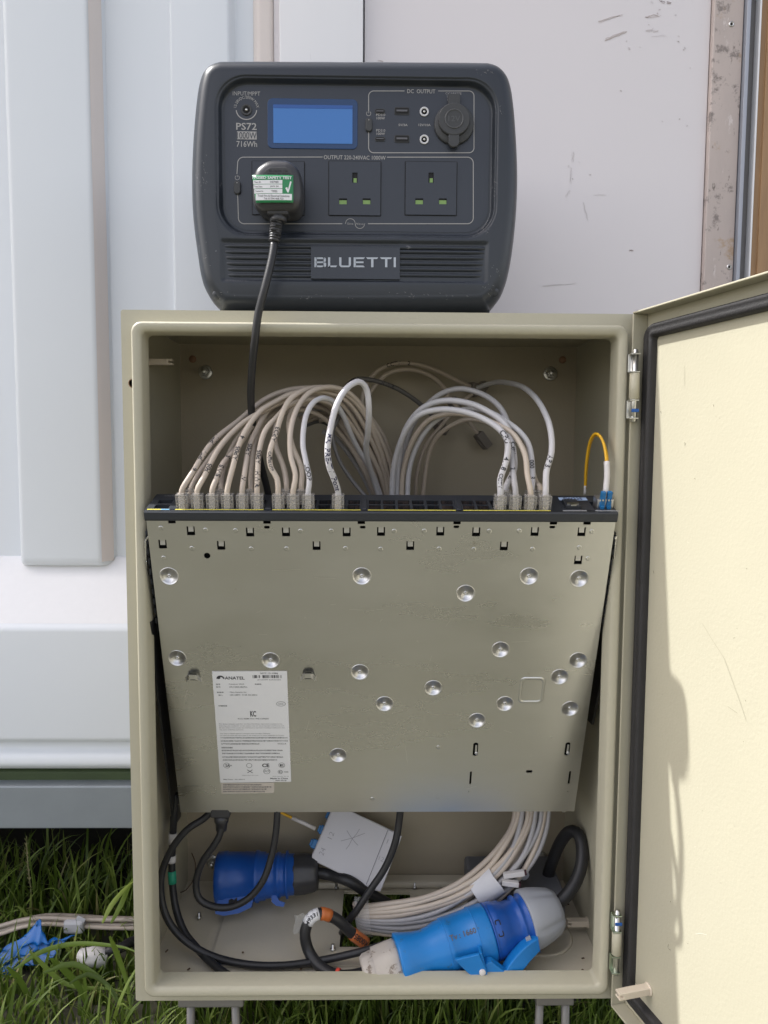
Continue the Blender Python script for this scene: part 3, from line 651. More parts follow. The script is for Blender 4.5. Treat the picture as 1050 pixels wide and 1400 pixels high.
# front shell as a fine relief
a0, a1 = P2(299, 110), P2(674, 326)
PC = (a0+a1)/2; PH = np.abs(a1-a0)/2; PR = .028
def sd_rr(p, c, h, r):
    q = np.abs(p-c)-(h-r); return np.linalg.norm(np.maximum(q, 0), axis=-1)+np.minimum(np.maximum(q[..., 0], q[..., 1]), 0)-r
from mathutils import kdtree
kd = kdtree.KDTree(NO)
for i, p in enumerate(OUT): kd.insert((p[0], p[1], 0), i)
kd.balance()
NT = 150; Vs = []; Fs = []
ts = np.concatenate([np.linspace(0, .25, 60)[:-1], np.linspace(.25, 1, NT-59)])
g0 = P2(300, 330)[1]; g1 = P2(300, 386)[1]; gx0 = P2(303, 350)[0]; gx1 = P2(667, 350)[0]
for t in ts[:-1]:
    p = OUT+(cen-OUT)*t
    dist = np.array([kd.find((q[0], q[1], 0))[2] for q in p]); dist[:] = np.where(t == 0, 0, dist)
    R1 = .016; k = np.clip(dist/R1, 0, 1); y = YS-(YS-.0075)*np.sqrt(np.clip(1-(1-k)**2.2, 0, 1))
    y -= .0012*np.clip((dist-R1)/.01, 0, 1)*np.clip(1-(dist-R1)/.03, 0, 1)
    s = sd_rr(p, PC, PH, PR)                                   # <0 inside the panel
    st = np.clip((-s+.001)/.0045, 0, 1); st = st*st*(3-2*st); y = y*(1-st)+YF*st
    y += .0016*np.exp(-((s-.0012)/.0007)**2)                   # seam round the panel
    inl = (p[:, 1] < g0) & (p[:, 1] > g1); ex = np.clip(np.minimum(p[:, 0]-gx0, gx1-p[:, 0])/.004, 0, 1)
    ez = np.clip(np.minimum(g0-p[:, 1], p[:, 1]-g1)/.0012, 0, 1); y += .0021*ex*ez*(s > 0)
    Vs.append(np.stack([p[:, 0], y, p[:, 1]], 1))
Vs = np.concatenate(Vs); nl = len(ts)-1; q = P2(486, 225)
V = np.vstack([Vs, [[cen[0], YF, cen[1]]]]).tolist()
Fs = [(i*NO+k, i*NO+(k+1) % NO, (i+1)*NO+(k+1) % NO, (i+1)*NO+k) for i in range(nl-1) for k in range(NO)]+[((nl-1)*NO+k, (nl-1)*NO+(k+1) % NO, nl*NO) for k in range(NO)]
V_SHELL, F_SHELL = V, Fs
mb = MB(); mb.add(V, Fs, True); shell_o = mb.build('front_shell', M['black_ps'], ps)
# control panel sheet
mb = MB(); prism(mb, rrect(PC[0]-PH[0]+.0055, PC[0]+PH[0]-.0055, PC[1]-PH[1]+.0055, PC[1]+PH[1]-.0055, PR-.005, 10), XZ, (0, 0, 0), -YF-.002, -YF+.0003)
mb.build('control_panel', M['panel_ps'], ps)
YP = YF-.0003
def PP(px, py): q = at(px, py, YP); return np.array([q[0], YP, q[2]])
# louvre bars
ys = [332.6, 340.6, 348.6, 356.6, 364.6, 372.6, 380.6]
bx0, bx1 = 425.5, 547
def bar(xa, xb, y, r, taper=True):
    a, b = at(xa, y, .0101), at(xb, y, .0101); mb = MB(); L = np.linalg.norm(b-a)
    rr = .0021; pr = []
    n = 8
    for (x, s) in ((a[0], .05), (a[0]+.004, .75), (a[0]+.010, 1), (b[0]-.010 if taper else b[0]-.0002, 1), (b[0]-.004 if taper else b[0]-.0001, .75 if taper else 1), (b[0], .05 if taper else 1)):
        pr.append([(x, a[1]-.0026*s*math.sin(math.pi*k/n), a[2]+rr*math.cos(math.pi*k/n)*(.6+.4*s)) for k in range(n+1)])
    loops_mesh(mb, pr, False, True); return mb
for i in range(6):
    y = (ys[i]+ys[i+1])/2; xl = 304+i*1.0; xr = 667-i*1.2
    if i == 0: bar(xl, xr, y, 1).build('louvre', M['black_ps'], ps)
    else:
        mbl = bar(xl, bx0, y, 1, False); mbl.build('louvre', M['black_ps'], ps)
        a = bar(xr, bx1, y, 1, False); 
        # mirrored: build with taper on the right end
        A, B = at(bx1, y, .0101), at(xr, y, .0101); mb = MB(); pr = []; n = 8
        for (x, s) in ((A[0], 1), (B[0]-.010, 1), (B[0]-.004, .75), (B[0], .05)):
            pr.append([(x, A[1]-.0026*s*math.sin(math.pi*k/n), A[2]+.0021*math.cos(math.pi*k/n)*(.6+.4*s)) for k in range(n+1)])
        loops_mesh(mb, pr, False, True); mb.build('louvre', M['black_ps'], ps)
# maker's badge
def PB(px, py, Y=.0072): q = at(px, py, Y); return np.array([q[0], Y, q[2]])
a, b = PB(425, 381), PB(547, 338.5); mb = MB()
prism(mb, rrect(a[0], b[0], a[2], b[2], .0004, 2), XZ, (0, 0, 0), -.0115, -.0072, .0003); badge = mb.build('badge', M['panel_ps'], ps)
def letters():
    mb = MB(); x = 429.5; yb, yt = 365.5, 352.0; h = yb-yt; t = 2.35
    def quad(p): 
        V = [PB(*q)+np.array([0, -.0004, 0]) for q in p]; mb.add(V, [tuple(range(len(V)))], False)
    def hbar(x0, x1, yc, cut=0, side=1): quad([(x0, yc-t/2+.0), (x1-(cut if side > 0 else 0), yc-t/2), (x1, yc+t/2), (x0, yc+t/2)] if 1 else 0)
    def vb(x0, ya=yt, yb_=yb, w_=3.0): quad([(x0, ya), (x0+w_, ya), (x0+w_, yb_), (x0, yb_)])
    # B
    vb(430); 
    for yc in (yt+t/2, (yt+yb)/2, yb-t/2): quad([(432, yc-t/2), (443.5, yc-t/2), (443.5, yc+t/2), (432, yc+t/2)])
    quad([(441.5, yt), (444, yt), (445.6, yt+1.6), (445.6, yt+5), (444.2, yt+6.7), (442.6, yt+6.7), (442.6, yt+t)])
    quad([(441.8, yt+6.7), (444.2, yt+6.7), (446.0, yt+8.2), (446.0, yb-1.7), (444.3, yb), (441.5, yb), (442.9, yb-t)])
    # L
    vb(448.5); quad([(451, yb-t), (461, yb-t), (459.3, yb), (448.6, yb)])
    # U
    vb(463.8, yt, yb-2.5); quad([(476.8, yt), (479.8, yt), (479.8, yb-2.5), (476.8, yb-2.5)])
    quad([(463.8, yb-2.6), (466.8, yb-2.6), (467.6, yb-t), (476, yb-t), (476.8, yb-2.6), (479.8, yb-2.6), (477.4, yb), (466.2, yb)])
    # E
    vb(483.5); quad([(486, yt), (499, yt), (497, yt+t), (486, yt+t)]); quad([(486, (yt+yb)/2-t/2), (497, (yt+yb)/2-t/2), (497, (yt+yb)/2+t/2), (486, (yt+yb)/2+t/2)]); quad([(486, yb-t), (496.5, yb-t), (499, yb), (486, yb)])
    for x in (500.5, 519.5):
        quad([(x, yt), (x+16.5, yt), (x+15, yt+t), (x+2, yt+t)]); quad([(x+6.9, yt+t-.1), (x+10.1, yt+t-.1), (x+10.1, yb), (x+6.9, yb)])
    vb(538.2)
    mb.build('lettering', M['print_blue'], badge)
letters()
# printed lines and words
def pline(pts, wd=.00075): 
    ribbon(mbp, [(PP(*p)[0], PP(*p)[2]) for p in pts], wd, XZ, 0)
def fix(mbx, y): mbx.v = [(x, y, z) for x, _, z in mbx.v]
mbp = MB()
def arc(cx, cy, r, a0, a1, n=8): return [(cx+r*math.cos(math.radians(a0+(a1-a0)*i/n)), cy-r*math.sin(math.radians(a0+(a1-a0)*i/n))) for i in range(n+1)]
pline(arc(515, 136, 0, 0, 1, 1)[:0]+[(504, 152)]+arc(511, 131.5, 7, 180, 90)+[(553, 124.5)])
pline([(599, 124.5)]+arc(641, 131.5, 7, 90, 0)+arc(641, 202, 7, 0, -90)+arc(511, 202, 7, -90, -180)+[(504, 180)])
pline([(324, 238)]+arc(333, 223, 8, 180, 90)+[(441, 214.8)])
pline([(529, 215)]+arc(639, 223, 8, 90, 0)+arc(639, 298, 8, 0, -90)+[(503, 306)])
pline([(468, 306)]+arc(334, 298, 8, -90, -180)+[(325, 266)])
pline([(472, 306)]+arc(479, 305.5, 6.5, 180, 0, 10)+arc(492, 306, 6.5, 180, 360, 10)[0:]+[(499, 306)], .0005)
pline(arc(337, 149.5, 14, -5, -175, 20), .0009)
for cx, cy in ((504, 155.5), (324.5, 243)):
    pline(arc(cx, cy, 3.0, 120, 420, 12), .0004); pline([(cx, cy-3.6), (cx, cy-.6)], .0004)
def ptext(t, px, py, wpx=None, hpx=None, bold=0, m=None, align='C'):
    k = .00073; text(mbp, t, PP(px, py), XZ, wpx*k if wpx else None, hpx*k if hpx else None, align, bold, 0, res=2)
ptext('INPUT/MPPT', 337, 128, 36, 5.2); ptext('PS72', 337, 173, 27, 9, .012); ptext('716Wh', 337.5, 197, 27, 7.6, .008)
ptext('DC  OUTPUT', 576, 125, 37, 5.2, .01); ptext('OUTPUT 220-240VAC 1000W', 485, 215.5, 82, 5.2, .005)
ptext('CIGARETTE', 620, 128, 21, 2.8); ptext('LIGHTER', 620, 132, 17, 2.8); ptext('12V 10A', 620, 136.5, 16, 2.6)
for y in (157.2, 178.5): ptext('PD3.0', 520.5, y, 12, 3.2, .01)
for y in (161.8, 183): ptext('100W', 520.5, y, 11, 3.2, .01)
ptext('5V/3A', 551, 171, 12, 3, .01); ptext('12V/10A', 580.5, 171, 16, 3, .01); ptext('Sine Wave', 486, 306, 22, 2.4)
q = PP(337, 149.5); text_arc(mbp, '12-28VDC/200W MAX', q, .0098, 172, 8, XZ, .0026, 0)
fix(mbp, YP-.00025); mbp.build('printed_markings', M['print'], ps)
mb = MB(); a, b = PP(324, 190.5), PP(351, 180); prism(mb, rrect(a[0], b[0], a[2], b[2], .0003, 2), XZ, (0, 0, 0), -YP, -YP+.0002); pw = mb.build('print_block', M['print'], ps)
mb = MB(); text(mb, '1000W', PP(337.5, 185.3), XZ, .0188, .0062, bold=-.002, lift=.0004); mb.build('lettering', M['panel_ps'], pw)
# screen
a, b = PP(366, 203), PP(489, 136); mb = MB(); prism(mb, rrect(a[0], b[0], a[2], b[2], .005), XZ, (0, 0, 0), -YP-.001, -YP+.0007, .0004); scr = mb.build('screen_surround', M['lcd_frame'], ps)
a, b = PP(374, 196), PP(482, 145); mb = MB(); prism(mb, rrect(a[0], b[0], a[2], b[2], .0008, 3), XZ, (0, 0, 0), -YP+.0005, -YP+.0011); mb.build('screen', M['lcd'], scr)
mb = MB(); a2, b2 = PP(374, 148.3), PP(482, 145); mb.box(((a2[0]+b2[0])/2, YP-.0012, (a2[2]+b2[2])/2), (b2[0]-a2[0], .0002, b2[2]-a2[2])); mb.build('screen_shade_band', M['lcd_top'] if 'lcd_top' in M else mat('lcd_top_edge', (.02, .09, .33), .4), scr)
# DC input jack and output jacks
def jack(px, py, r, ring):
    p = PP(px, py); mb = MB(); lathe(mb, p, (0, -1, 0), [(.0002, r), (.0009, r), (.0011, r*.93), (.0009, r*.66), (-.0002, r*.62)], 28); o = mb.build('dc_jack', ring, ps)
    mb = MB(); lathe(mb, p, (0, -1, 0), [(.00035, r*.63), (.0004, r*.62), (.0004, .0001)], 20); mb.build('socket_hole', M['hole'], o)
    mb = MB(); lathe(mb, p, (0, -1, 0), [(.0002, r*.24), (.0012, r*.24), (.0015, r*.1), (.0015, .0001)], 12); mb.build('pin', M['steel'], o)
jack(337, 150.5, .0052, M['rubber_mid']); 
M['ring_white'] = mat('white_ring', (.62, .62, .64), .4)
jack(580, 153, .0044, M['ring_white']); jack(580, 191, .0044, M['ring_white'])
def usb(px, py, wpx, hpx, name, tongue):
    p = PP(px, py); w_, h_ = wpx*.00073, hpx*.00073; mb = MB()
    f = [(p[0]+x, p[2]+z) for x, z in rrect(-w_/2-.0006, w_/2+.0006, -h_/2-.0006, h_/2+.0006, h_*.25 if wpx > 15 else h_*.5)]
    prism(mb, f, XZ, (0, 0, 0), -YP, -YP+.0007, .0002); o = mb.build(name, M['rubber_mid'], ps)
    mb = MB(); prism(mb, [(p[0]+x, p[2]+z) for x, z in rrect(-w_/2, w_/2, -h_/2, h_/2, h_*.1 if wpx > 15 else h_*.45)], XZ, (0, 0, 0), -YP+.0005, -YP+.0008); mb.build('socket_hole', M['hole'], o)
    mb = MB(); mb.box((p[0], YP-.0010, p[2]+tongue*h_), (w_*.8, .0008, h_*.28)); mb.build('tongue', M['tongue'], o)
usb(519.5, 152.3, 12, 4.5, 'usb_c_port', -.05); usb(519.5, 190.3, 12, 4.2, 'usb_c_port', .0); usb(549.5, 152, 18, 8, 'usb_port', 0); usb(549.5, 190, 18, 8, 'usb_port', 0)
for px, py in ((504.3, 171.5), (324.8, 257)):
    p = PP(px, py); mb = MB(); prism(mb, [(p[0]+x, p[2]+z) for x, z in rrect(-.0033, .0033, -.0064, .0064, .0031, 8)], XZ, (0, 0, 0), -YP, -YP+.0026, .0009, smooth=True); o = mb.build('power_button', M['rubber_mid'], ps)
    mb = MB(); lathe(mb, p+np.array([0, -.0024, .004]), (0, -1, 0), [(0, .0006), (.0004, .0005), (.0005, .0001)], 8); mb.build('indicator', M['print'], o)
# 12 V socket with its rubber cap
p = PP(620.5, 171); p2 = PP(620, 167)
mb = MB(); lathe(mb, p, (0, -1, 0), [(0, .0192), (.0028, .0190), (.0036, .0180), (.0036, .004)], 48); lc = mb.build('lighter_socket', M['rubber_mid'], ps)
mb = MB(); prism(mb, [(p2[0]+x, p2[2]+z) for x, z in circ(0, 0, .0152, 48)], XZ, (0, 0, 0), -YP+.0036, -YP+.0074, .0010, smooth=True)
prism(mb, [(p2[0]+x, p2[2]+z) for x, z in rrect(-.0052, .0052, -.0258, -.010, .0050, 6)], XZ, (0, 0, 0), -YP+.0037, -YP+.0070, .0007)
prism(mb, [(p2[0]+x, p2[2]+z) for x, z in rrect(-.0056, .0056, .0135, .0245, .001, 2)], XZ, (0, 0, 0), -YP+.0, -YP+.0045, .0005); cp_ = mb.build('rubber_cap', M['rubber_mid'], lc)
mb = MB(); lathe(mb, p2, (0, -1, 0), [(.0073, .0092), (.0079, .0090), (.0082, .0085), (.0079, .0080), (.0073, .0078)], 40)
text(mb, '12V', p2+np.array([0, -.0076, 0]), XZ, .0115, .0052, lift=.0001, bold=0.01); mb.build('raised_marking', M['rubber_hi'] if 'rubber_hi' in M else mat('rubber_raised', (.075, .078, .082), .5), lc)
# mains sockets
def socket(x0, x1, y0, y1, used):
    a, b = PP(x0, y1), PP(x1, y0); k = .0011; mb = MB()
    ribbon(mb, rrect(a[0], b[0], a[2], b[2], .0006, 2), .0007, XZ, 0, closed=True); fix(mb, YP-.00012)
    o = mb.build('mains_socket', M['hole'], ps)
    mb = MB(); cx = (x0+x1)/2; hs = []
    for px, py, wp, hp in ((cx, 243.5, 7, 13), (cx-16.2, 275.8, 10.5, 7.5), (cx+16, 275.8, 10.5, 7.5)):
        q = PP(px, py); w_, h_ = wp*.00073, hp*.00073; hs.append((q, w_, h_))
    sheet(mb, rrect(a[0]+.0005, b[0]-.0005, a[2]+.0005, b[2]-.0005, .0004, 2), [rrect(q[0]-w_/2, q[0]+w_/2, q[2]-h_/2, q[2]+h_/2, .0002, 1) for q, w_, h_ in hs], XZ, (0, YP-.0012, 0), .0012)
    mb.build('socket_plate', M['panel_ps'], o)
    for i, (q, w_, h_) in enumerate(hs):
        mb = MB(); mb.box((q[0], YP-.0001, q[2]), (w_, .0003, h_)); mb.build('slot', M['hole'], o)
        mb = MB(); 
        if i == 0: mb.box((q[0]+.0002, YP-.0004, q[2]-h_*.25), (w_*.6, .0004, h_*.42))
        else: mb.box((q[0], YP-.0004, q[2]-h_*.14), (w_*.94, .0004, h_*.70))
        mb.build('shutter', M['shutter'], o)
for a_ in ((345, 416.5, 221, 294), (449.5, 521, 221, 295), (553.5, 625, 221.5, 294.5)): socket(*a_, False)
# round screw covers in the corners
for px, py, Y in ((290, 110, .0125), (680, 112, .0125), (676, 400, .012), (296, 404, .012)):
    mb = MB(); p = at(px, py, Y); n_ = np.array([(px-485)/200*.35, -1, (250-py)/160*.4]); n_ /= np.linalg.norm(n_)
    lathe(mb, p-n_*.004, n_, [(0, .0044), (.0048, .0044), (.0053, .0040), (.0053, .0001)], 24); mb.build('screw_cover', M['black_ps'], ps)

M['scuff_ps'] = mat('pale_plastic_scuff', (.16, .16, .165), .6)
from mathutils.bvhtree import BVHTree
bv = BVHTree.FromPolygons([Vector(v) for v in V_SHELL], F_SHELL)
def shell_hit(px, py):
    d = Vector(ray(px, py)).normalized(); h = bv.ray_cast(Vector(CAM), d); return (h[0], h[1]) if h[0] is not None else (None, None)
for k in range(120):
    cx, cy, sx, sy = random.choice(((282, 350, 5, 22), (278, 250, 5, 40), (676, 370, 9, 14), (668, 395, 10, 8), (676, 250, 3, 30), (664, 312, 8, 8), (600, 405, 50, 6), (665, 98, 8, 4), (684, 150, 6, 6), (300, 405, 12, 6), (400, 405, 70, 5), (560, 402, 40, 4)))
    x, y = cx+random.gauss(0, sx*.5), cy+random.gauss(0, sy*.5); l = random.uniform(.6, 4.5); a = random.gauss(1.3, .6) if sx < 12 else random.gauss(0, .4)
    P_ = []
    for t in (0, .5, 1):
        h, nn_ = shell_hit(x+l*t*math.cos(a), y+l*t*math.sin(a))
        if h is not None: P_.append((np.array(h)-np.array(ray(x, y))*.0002, np.array(nn_)))
    if len(P_) == 3:
        t_v = P_[2][0]-P_[0][0]; s_v = np.cross(t_v, P_[1][1]); s_v /= np.linalg.norm(s_v)+1e-9; w_ = random.uniform(.00012, .00035); mb = MB()
        mb.add([P_[0][0], P_[1][0]-s_v*w_, P_[2][0], P_[1][0]+s_v*w_], [(0, 1, 2, 3)], False); mb.build('scuff', M['scuff_ps'], shell_o)
# ============================================================ mains plug and lead
pl = empty('mains_plug', at(379, 300, -.01), 'black three pin plug with green safety sticker, its lead running into the cabinet', 'plug')
out = [(362, 226), (372, 222.5), (390, 222.5), (399, 225), (408, 233), (413, 246), (415, 262), (414.5, 277), (410, 288), (401, 293), (380, 294), (362, 293), (351, 287), (346.5, 276), (346, 262), (347, 246), (352, 234)]
Yb = YP-.001
oo = closed_cr([P2(a, b, -.012) for a, b in out], 90)
mb = MB(); nn = np.roll(oo, -1, 0)-np.roll(oo, 1, 0); nn = np.stack([-nn[:, 1], nn[:, 0]], 1); nn /= np.linalg.norm(nn, axis=1)[:, None]
if np.mean(np.sum((oo.mean(0)-oo)*nn, 1)) < 0: nn = -nn
Ls = [[(a, y, b) for a, b in oo+nn*i_] for y, i_ in ((Yb, .0018), (-.004, .0004), (-.014, 0), (-.0195, .0012), (-.0225, .0035), (-.0240, .007), (-.0244, .012))]
loops_mesh(mb, Ls); mb.f.append(tuple(len(mb.v)-90+k for k in range(90))); mb.sm.append(True); mb.mi.append(0); body = mb.build('plug_body', M['plug'], pl)
# raised arch and inset grip on the plug's face
def PQ(px, py, Y=-.0244): q = at(px, py, Y); return np.array([q[0], q[2]])
mb = MB(); prism(mb, [PQ(*p) for p in ((358, 241), (364, 232), (370, 229), (391, 229), (397, 232), (402, 241))], XZ, (0, 0, 0), .0238, .0247, .0003); ins = mb.build('grip_inset', M['rubber_mid'], pl)
mb = MB(); q = PQ(381, 234); text(mb, 'BS1363/A 13A', (q[0], -.0247, q[1]), XZ, .017, .0022, lift=.0001); q = PQ(381, 238.5); text(mb, '250V FUSED', (q[0], -.0247, q[1]), XZ, .021, .0022, lift=.0001); mb.build('lettering', M['hole'], ins)
# sticker
def stk(px, py, l=0): q = at(px, py, -.0262-l*.0002); return q
mb = MB(); N_ = 8
TL, TR, BR, BL = (344.5, 239), (401, 239.5), (401, 277), (350, 277)
def bil(u, v):
    x = (TL[0]*(1-u)+TR[0]*u)*(1-v)+(BL[0]*(1-u)+BR[0]*u)*v; y = (TL[1]*(1-u)+TR[1]*u)*(1-v)+(BL[1]*(1-u)+BR[1]*u)*v; return x, y
V = []
for i in range(N_+1):
    for j in range(N_+1):
        x, y = bil(i/N_, j/N_); q = at(x, y, -.0262)+np.array([0, .0010*(abs(i/N_-.55)*1.8)**3, 0]); V.append(q)
def stick_y(x, y): 
    u = (x-345)/56.; return .0010*(abs(u-.55)*1.8)**3
mb.add(V, [(i*(N_+1)+j, (i+1)*(N_+1)+j, (i+1)*(N_+1)+j+1, i*(N_+1)+j+1) for i in range(N_) for j in range(N_)]); st = mb.build('safety_sticker', M['green_label'], pl)
st.modifiers.new('thickness', 'SOLIDIFY').thickness = .0002
mb = MB()
for (xa, ya, xb, yb) in ((346, 246, 386, 251.3), (346.5, 252, 386, 257.4), (347.5, 258.2, 386, 264.3), (349.5, 265, 399, 273.5)):
    n = 6; V = []
    for k in range(n+1):
        x = xa+(xb-xa)*k/n
        for y in (ya, yb): V.append(at(x, y, -.0265)+np.array([0, stick_y(x, y), 0]))
    mb.add(V, [(2*k, 2*k+1, 2*k+3, 2*k+2) for k in range(n)], False)
V = [at(x, y, -.0265)+np.array([0, stick_y(x, y), 0]) for x, y in ((390, 257), (392.5, 255.5), (393.8, 259), (396.6, 247.5), (398.6, 248.3), (394.6, 263), (393, 263))]
mb.add(V, [(0, 1, 2, 5, 6), (2, 3, 4, 5)], False)
mb.build('sticker_print', M['white_label'], st)
mb = MB()
def st_text(t, px, py, wpx, hpx, bold=0.01, al='C'):
    q = at(px, py, -.0267)+np.array([0, stick_y(px, py)*.9, 0]); text(mb, t, q, XZ, wpx*.00069, hpx*.00069, al, bold, 0, res=2)
st_text('PASSED SAFETY TEST', 372, 242.8, 52, 3.6, .03); mb.build('sticker_title', M['white_label'], st)
mb = MB(); st_text('Test ID', 352, 248.7, 9, 2.2); st_text('10740', 375, 248.7, 11, 2.6); st_text('Test Date', 353, 254.8, 11, 2.2); st_text('JAN 24', 375, 254.8, 11, 2.6)
st_text('Tested By', 354.5, 261.4, 11, 2.2); st_text('TFES', 375, 261.4, 8, 2.6); st_text('Total Fire & Electrical Solutions', 374, 267.6, 42, 2.6); st_text('Tel: 01794 468 723', 374, 271.4, 26, 2.4); mb.build('lettering', M['ink_soft'], st)
# strain relief
mb = MB(); c = at(381, 294, -.011); mb.box(c+np.array([0, 0, .001]), (.020, .016, .006), b=.002)
lathe(mb, c, (0, 0, -1), [(0, .0078), (.006, .0074), (.0065, .0070)], 20); mb.build('collar', M['plug'], pl)
mb = MB(); prof = []
a_, b_ = at(378, 300, -.011), at(375, 331, -.012); d = b_-a_; L = np.linalg.norm(d)
for k in range(9): prof += [(L*k/9, .0062-.0001*k), (L*(k+.62)/9, .0062-.0001*k), (L*(k+.68)/9, .0062-.0001*k-(.0012 if k % 2 else .0003)), (L*(k+.95)/9, .0062-.0001*k-(.0012 if k % 2 else .0003))]
lathe(mb, a_, d, prof, 20); sr = mb.build('strain_relief', M['plug'], pl)
mb = MB()
for k, (x, y) in enumerate(((374.3, 302), (380.5, 308), (373.8, 314.2), (380.5, 320.5))): mb.box(at(x, y, -.0172), (.0052, .0022, .0013), R=np.array(Matrix.Rotation(.12, 3, 'Y')), b=.0005)
mb.build('relief_slots', M['hole'], sr)
mb = MB(); mains = cat_rom([at(375, 330, -.012), at(372, 352, -.0165), at(363, 390, -.0215), at(353.5, 427, -.021), at(348.5, 465, -.017), at(345, 500, -.006), at(343, 545, .012), at(347, 590, .03), at(358, 640, .05), at(366, 672, .06), at(372, 720, .075), at(372, 800, .09)], .005)
tube(mb, mains, .0037, 14); mb.build('lead', M['rubber'], pl)

# ============================================================ network switch
TLs, TRs = at(200, 712, -.028), at(841.5, 714, -.028); BLs, BRs = at(247, 1110, .0802), at(785, 1110, .0798)
EX = (TRs-TLs); SWW = np.linalg.norm(EX); EX /= SWW
DN = ((BLs+BRs)/2-(TLs+TRs)/2); SL = np.linalg.norm(DN); DN /= SL
EN = np.cross(DN, EX); EN = EN if EN[1] < 0 else -EN; EN /= np.linalg.norm(EN)
O0 = TLs.copy(); TH = .0445
def sw(u, v, d=0): return O0+EX*u+DN*v+EN*d        # u right, v down the plate, d out of the plate
FRS = (EX, -DN, EN)
def px2(px, py):
    q = hit(px, py, O0, EN)-O0; return np.dot(q, EX), -np.dot(q, DN)
net = empty('network_switch', sw(SWW/2, SL, -TH/2), 'rack network switch hung tilted in the cabinet opening, bare galvanised underside facing out', 'network switch')
holes = []
sq = [(261, 726), (342, 728), (391, 728), (474, 728.5), (521, 728), (602, 728), (651, 729), (731, 729), (795, 729.5), (222.5, 744), (302.5, 746), (433, 747), (561, 747.5), (689, 748.5), (790.5, 768)]
sqs = []
for px, py in sq:
    u, v = px2(px, py); w_, h_ = .0076, .0092; sqs.append((u, v)); holes.append(rrect(u-w_/2, u+w_/2, v-h_/2, v+h_/2, .0003, 1))
dim = [(231.5, 788), (495, 789), (637, 813), (723.5, 790), (792, 793.5), (243, 900), (371, 903.5), (685, 890), (791, 905), (493, 920), (593.5, 942), (766, 927.5), (527, 963.5), (780.5, 971), (691.5, 964), (653.5, 986.5), (464, 1033.5)]
dms = []
for px, py in dim:
    u, v = px2(px, py); dms.append((u, v)); holes.append(circ(u, v, .0090, 28))
u, v = px2(283.5, 760); holes.append(circ(u, v, .0031, 14)); 
slots = []
for px, py, hpx in ((651.5, 1026, 22), (777, 1026, 22), (645, 1065, 22), (780, 1065, 22)):
    u, v = px2(px, py); w_, h_ = .0055 if hpx and py < 1050 else .0022, .018; slots.append((u, v, w_, h_)); holes.append(rrect(u-w_/2, u+w_/2, v-h_/2, v+h_/2, w_*.45, 3))
for px, py in ((725, 1057),): u, v = px2(px, py); holes.append(rrect(u-.0035, u+.0035, v-.0012, v+.0022, .001, 3))
for px, py in ((642.5, 1084), (778, 1084)): u, v = px2(px, py); holes.append(circ(u, v, .0007, 8))
for px, py in ((366, 721.5), (497, 722), (625, 722), (756, 723)): u, v = px2(px, py); holes.append(rrect(u-.0035, u+.0020, v-.0014, v+.0014, .0013, 3))
# top edge with notches
outl = [(0, -SL), (SWW, -SL), (SWW, 0)]
for px in sorted((235, 365, 494, 625, 757, 803), reverse=True):
    u, _ = px2(px, 713); outl += [(u+.0035, 0), (u+.0035, -.0026), (u-.0035, -.0026), (u-.0035, 0)]
outl += [(0, 0)]
u0, v0 = px2(728, 945)
mb = MB(); sheet(mb, outl, holes, FRS, sw(0, 0, 0), .0010); plate = mb.build('bottom_plate', M['galv'], net)
mb = MB(); 
for s, u in ((0, .0004), (1, SWW-.0004)): mb.add([sw(u, .001, -.0005), sw(u, SL, -.0005), sw(u, SL, -TH), sw(u, .001, -TH)], [(0, 1, 2, 3)], False)
mb.add([sw(0, SL-.0004, -.0005), sw(SWW, SL-.0004, -.0005), sw(SWW, SL-.0004, -TH), sw(0, SL-.0004, -TH)], [(0, 1, 2, 3)], False)
mb.build('side_panels', M['galv'], net)
mb = MB(); RS = np.stack([EX, DN, EN], 1); mb.box(sw(SWW/2, SL/2+.002, -TH/2-.0045), (SWW-.004, SL-.012, TH-.010), R=RS); mb.build('inner_case', M['hole'], net)
for u, v in dms:
    mb = MB(); p = sw(u, -v, 0)
    lathe(mb, p, EN, [(-.0006, .0100), (.0004, .0094), (.0004, .0089), (-.0003, .0084), (-.0024, .0034), (-.0027, .0026), (-.0020, .0022), (-.0006, .0020), (.0000, .0014), (-.0001, .0008), (-.0007, .0006), (-.0007, .0001)], 28); mb.build('dimple', M['dish'], plate)
for u, v in sqs:
    mb = MB(); c = sw(u, -v, 0); R_ = RS @ np.array(Matrix.Rotation(.15, 3, 'X')); mb.box(c+DN*(-.0012)+EN*(-.0010), (.0050, .0048, .0006), R=R_, b=.0002); mb.box(c+DN*(-.0040)-EN*.0016, (.0050, .0012, .0022), R=RS); mb.build('tab', M['dish'], plate)
for u, v, w_, h_ in slots[:2]:
    mb = MB(); c = sw(u, -v, -.0012); mb.box(c+EX*.0008+DN*.0012, (.0022, .012, .0008), R=RS, b=.0003); lathe(mb, c+DN*.006+EX*.0012, EN, [(0, .0019), (.0008, .0016), (.0010, .0001)], 12); mb.build('catch', M['dish'], plate)
mb = MB()   # rounded square emboss as a raised ring
a = px2(709, 963); b = px2(747, 928)
for ins, d in ((-.0012, -.0002), (0, .0009), (.0012, .0012), (.0024, .0008), (.0032, -.0002)):
    pass
Ls = [[sw(p[0], -p[1], d) for p in rrect(a[0]+i_, b[0]-i_, a[1]+i_, b[1]-i_, .0055-i_*.6, 6)] for i_, d in ((-.0004, -.0002), (.0006, .0008), (.0016, .0009), (.0028, .0002), (.0032, -.0002))]
loops_mesh(mb, Ls); mb.build('embossed_square', M['galv'], plate)
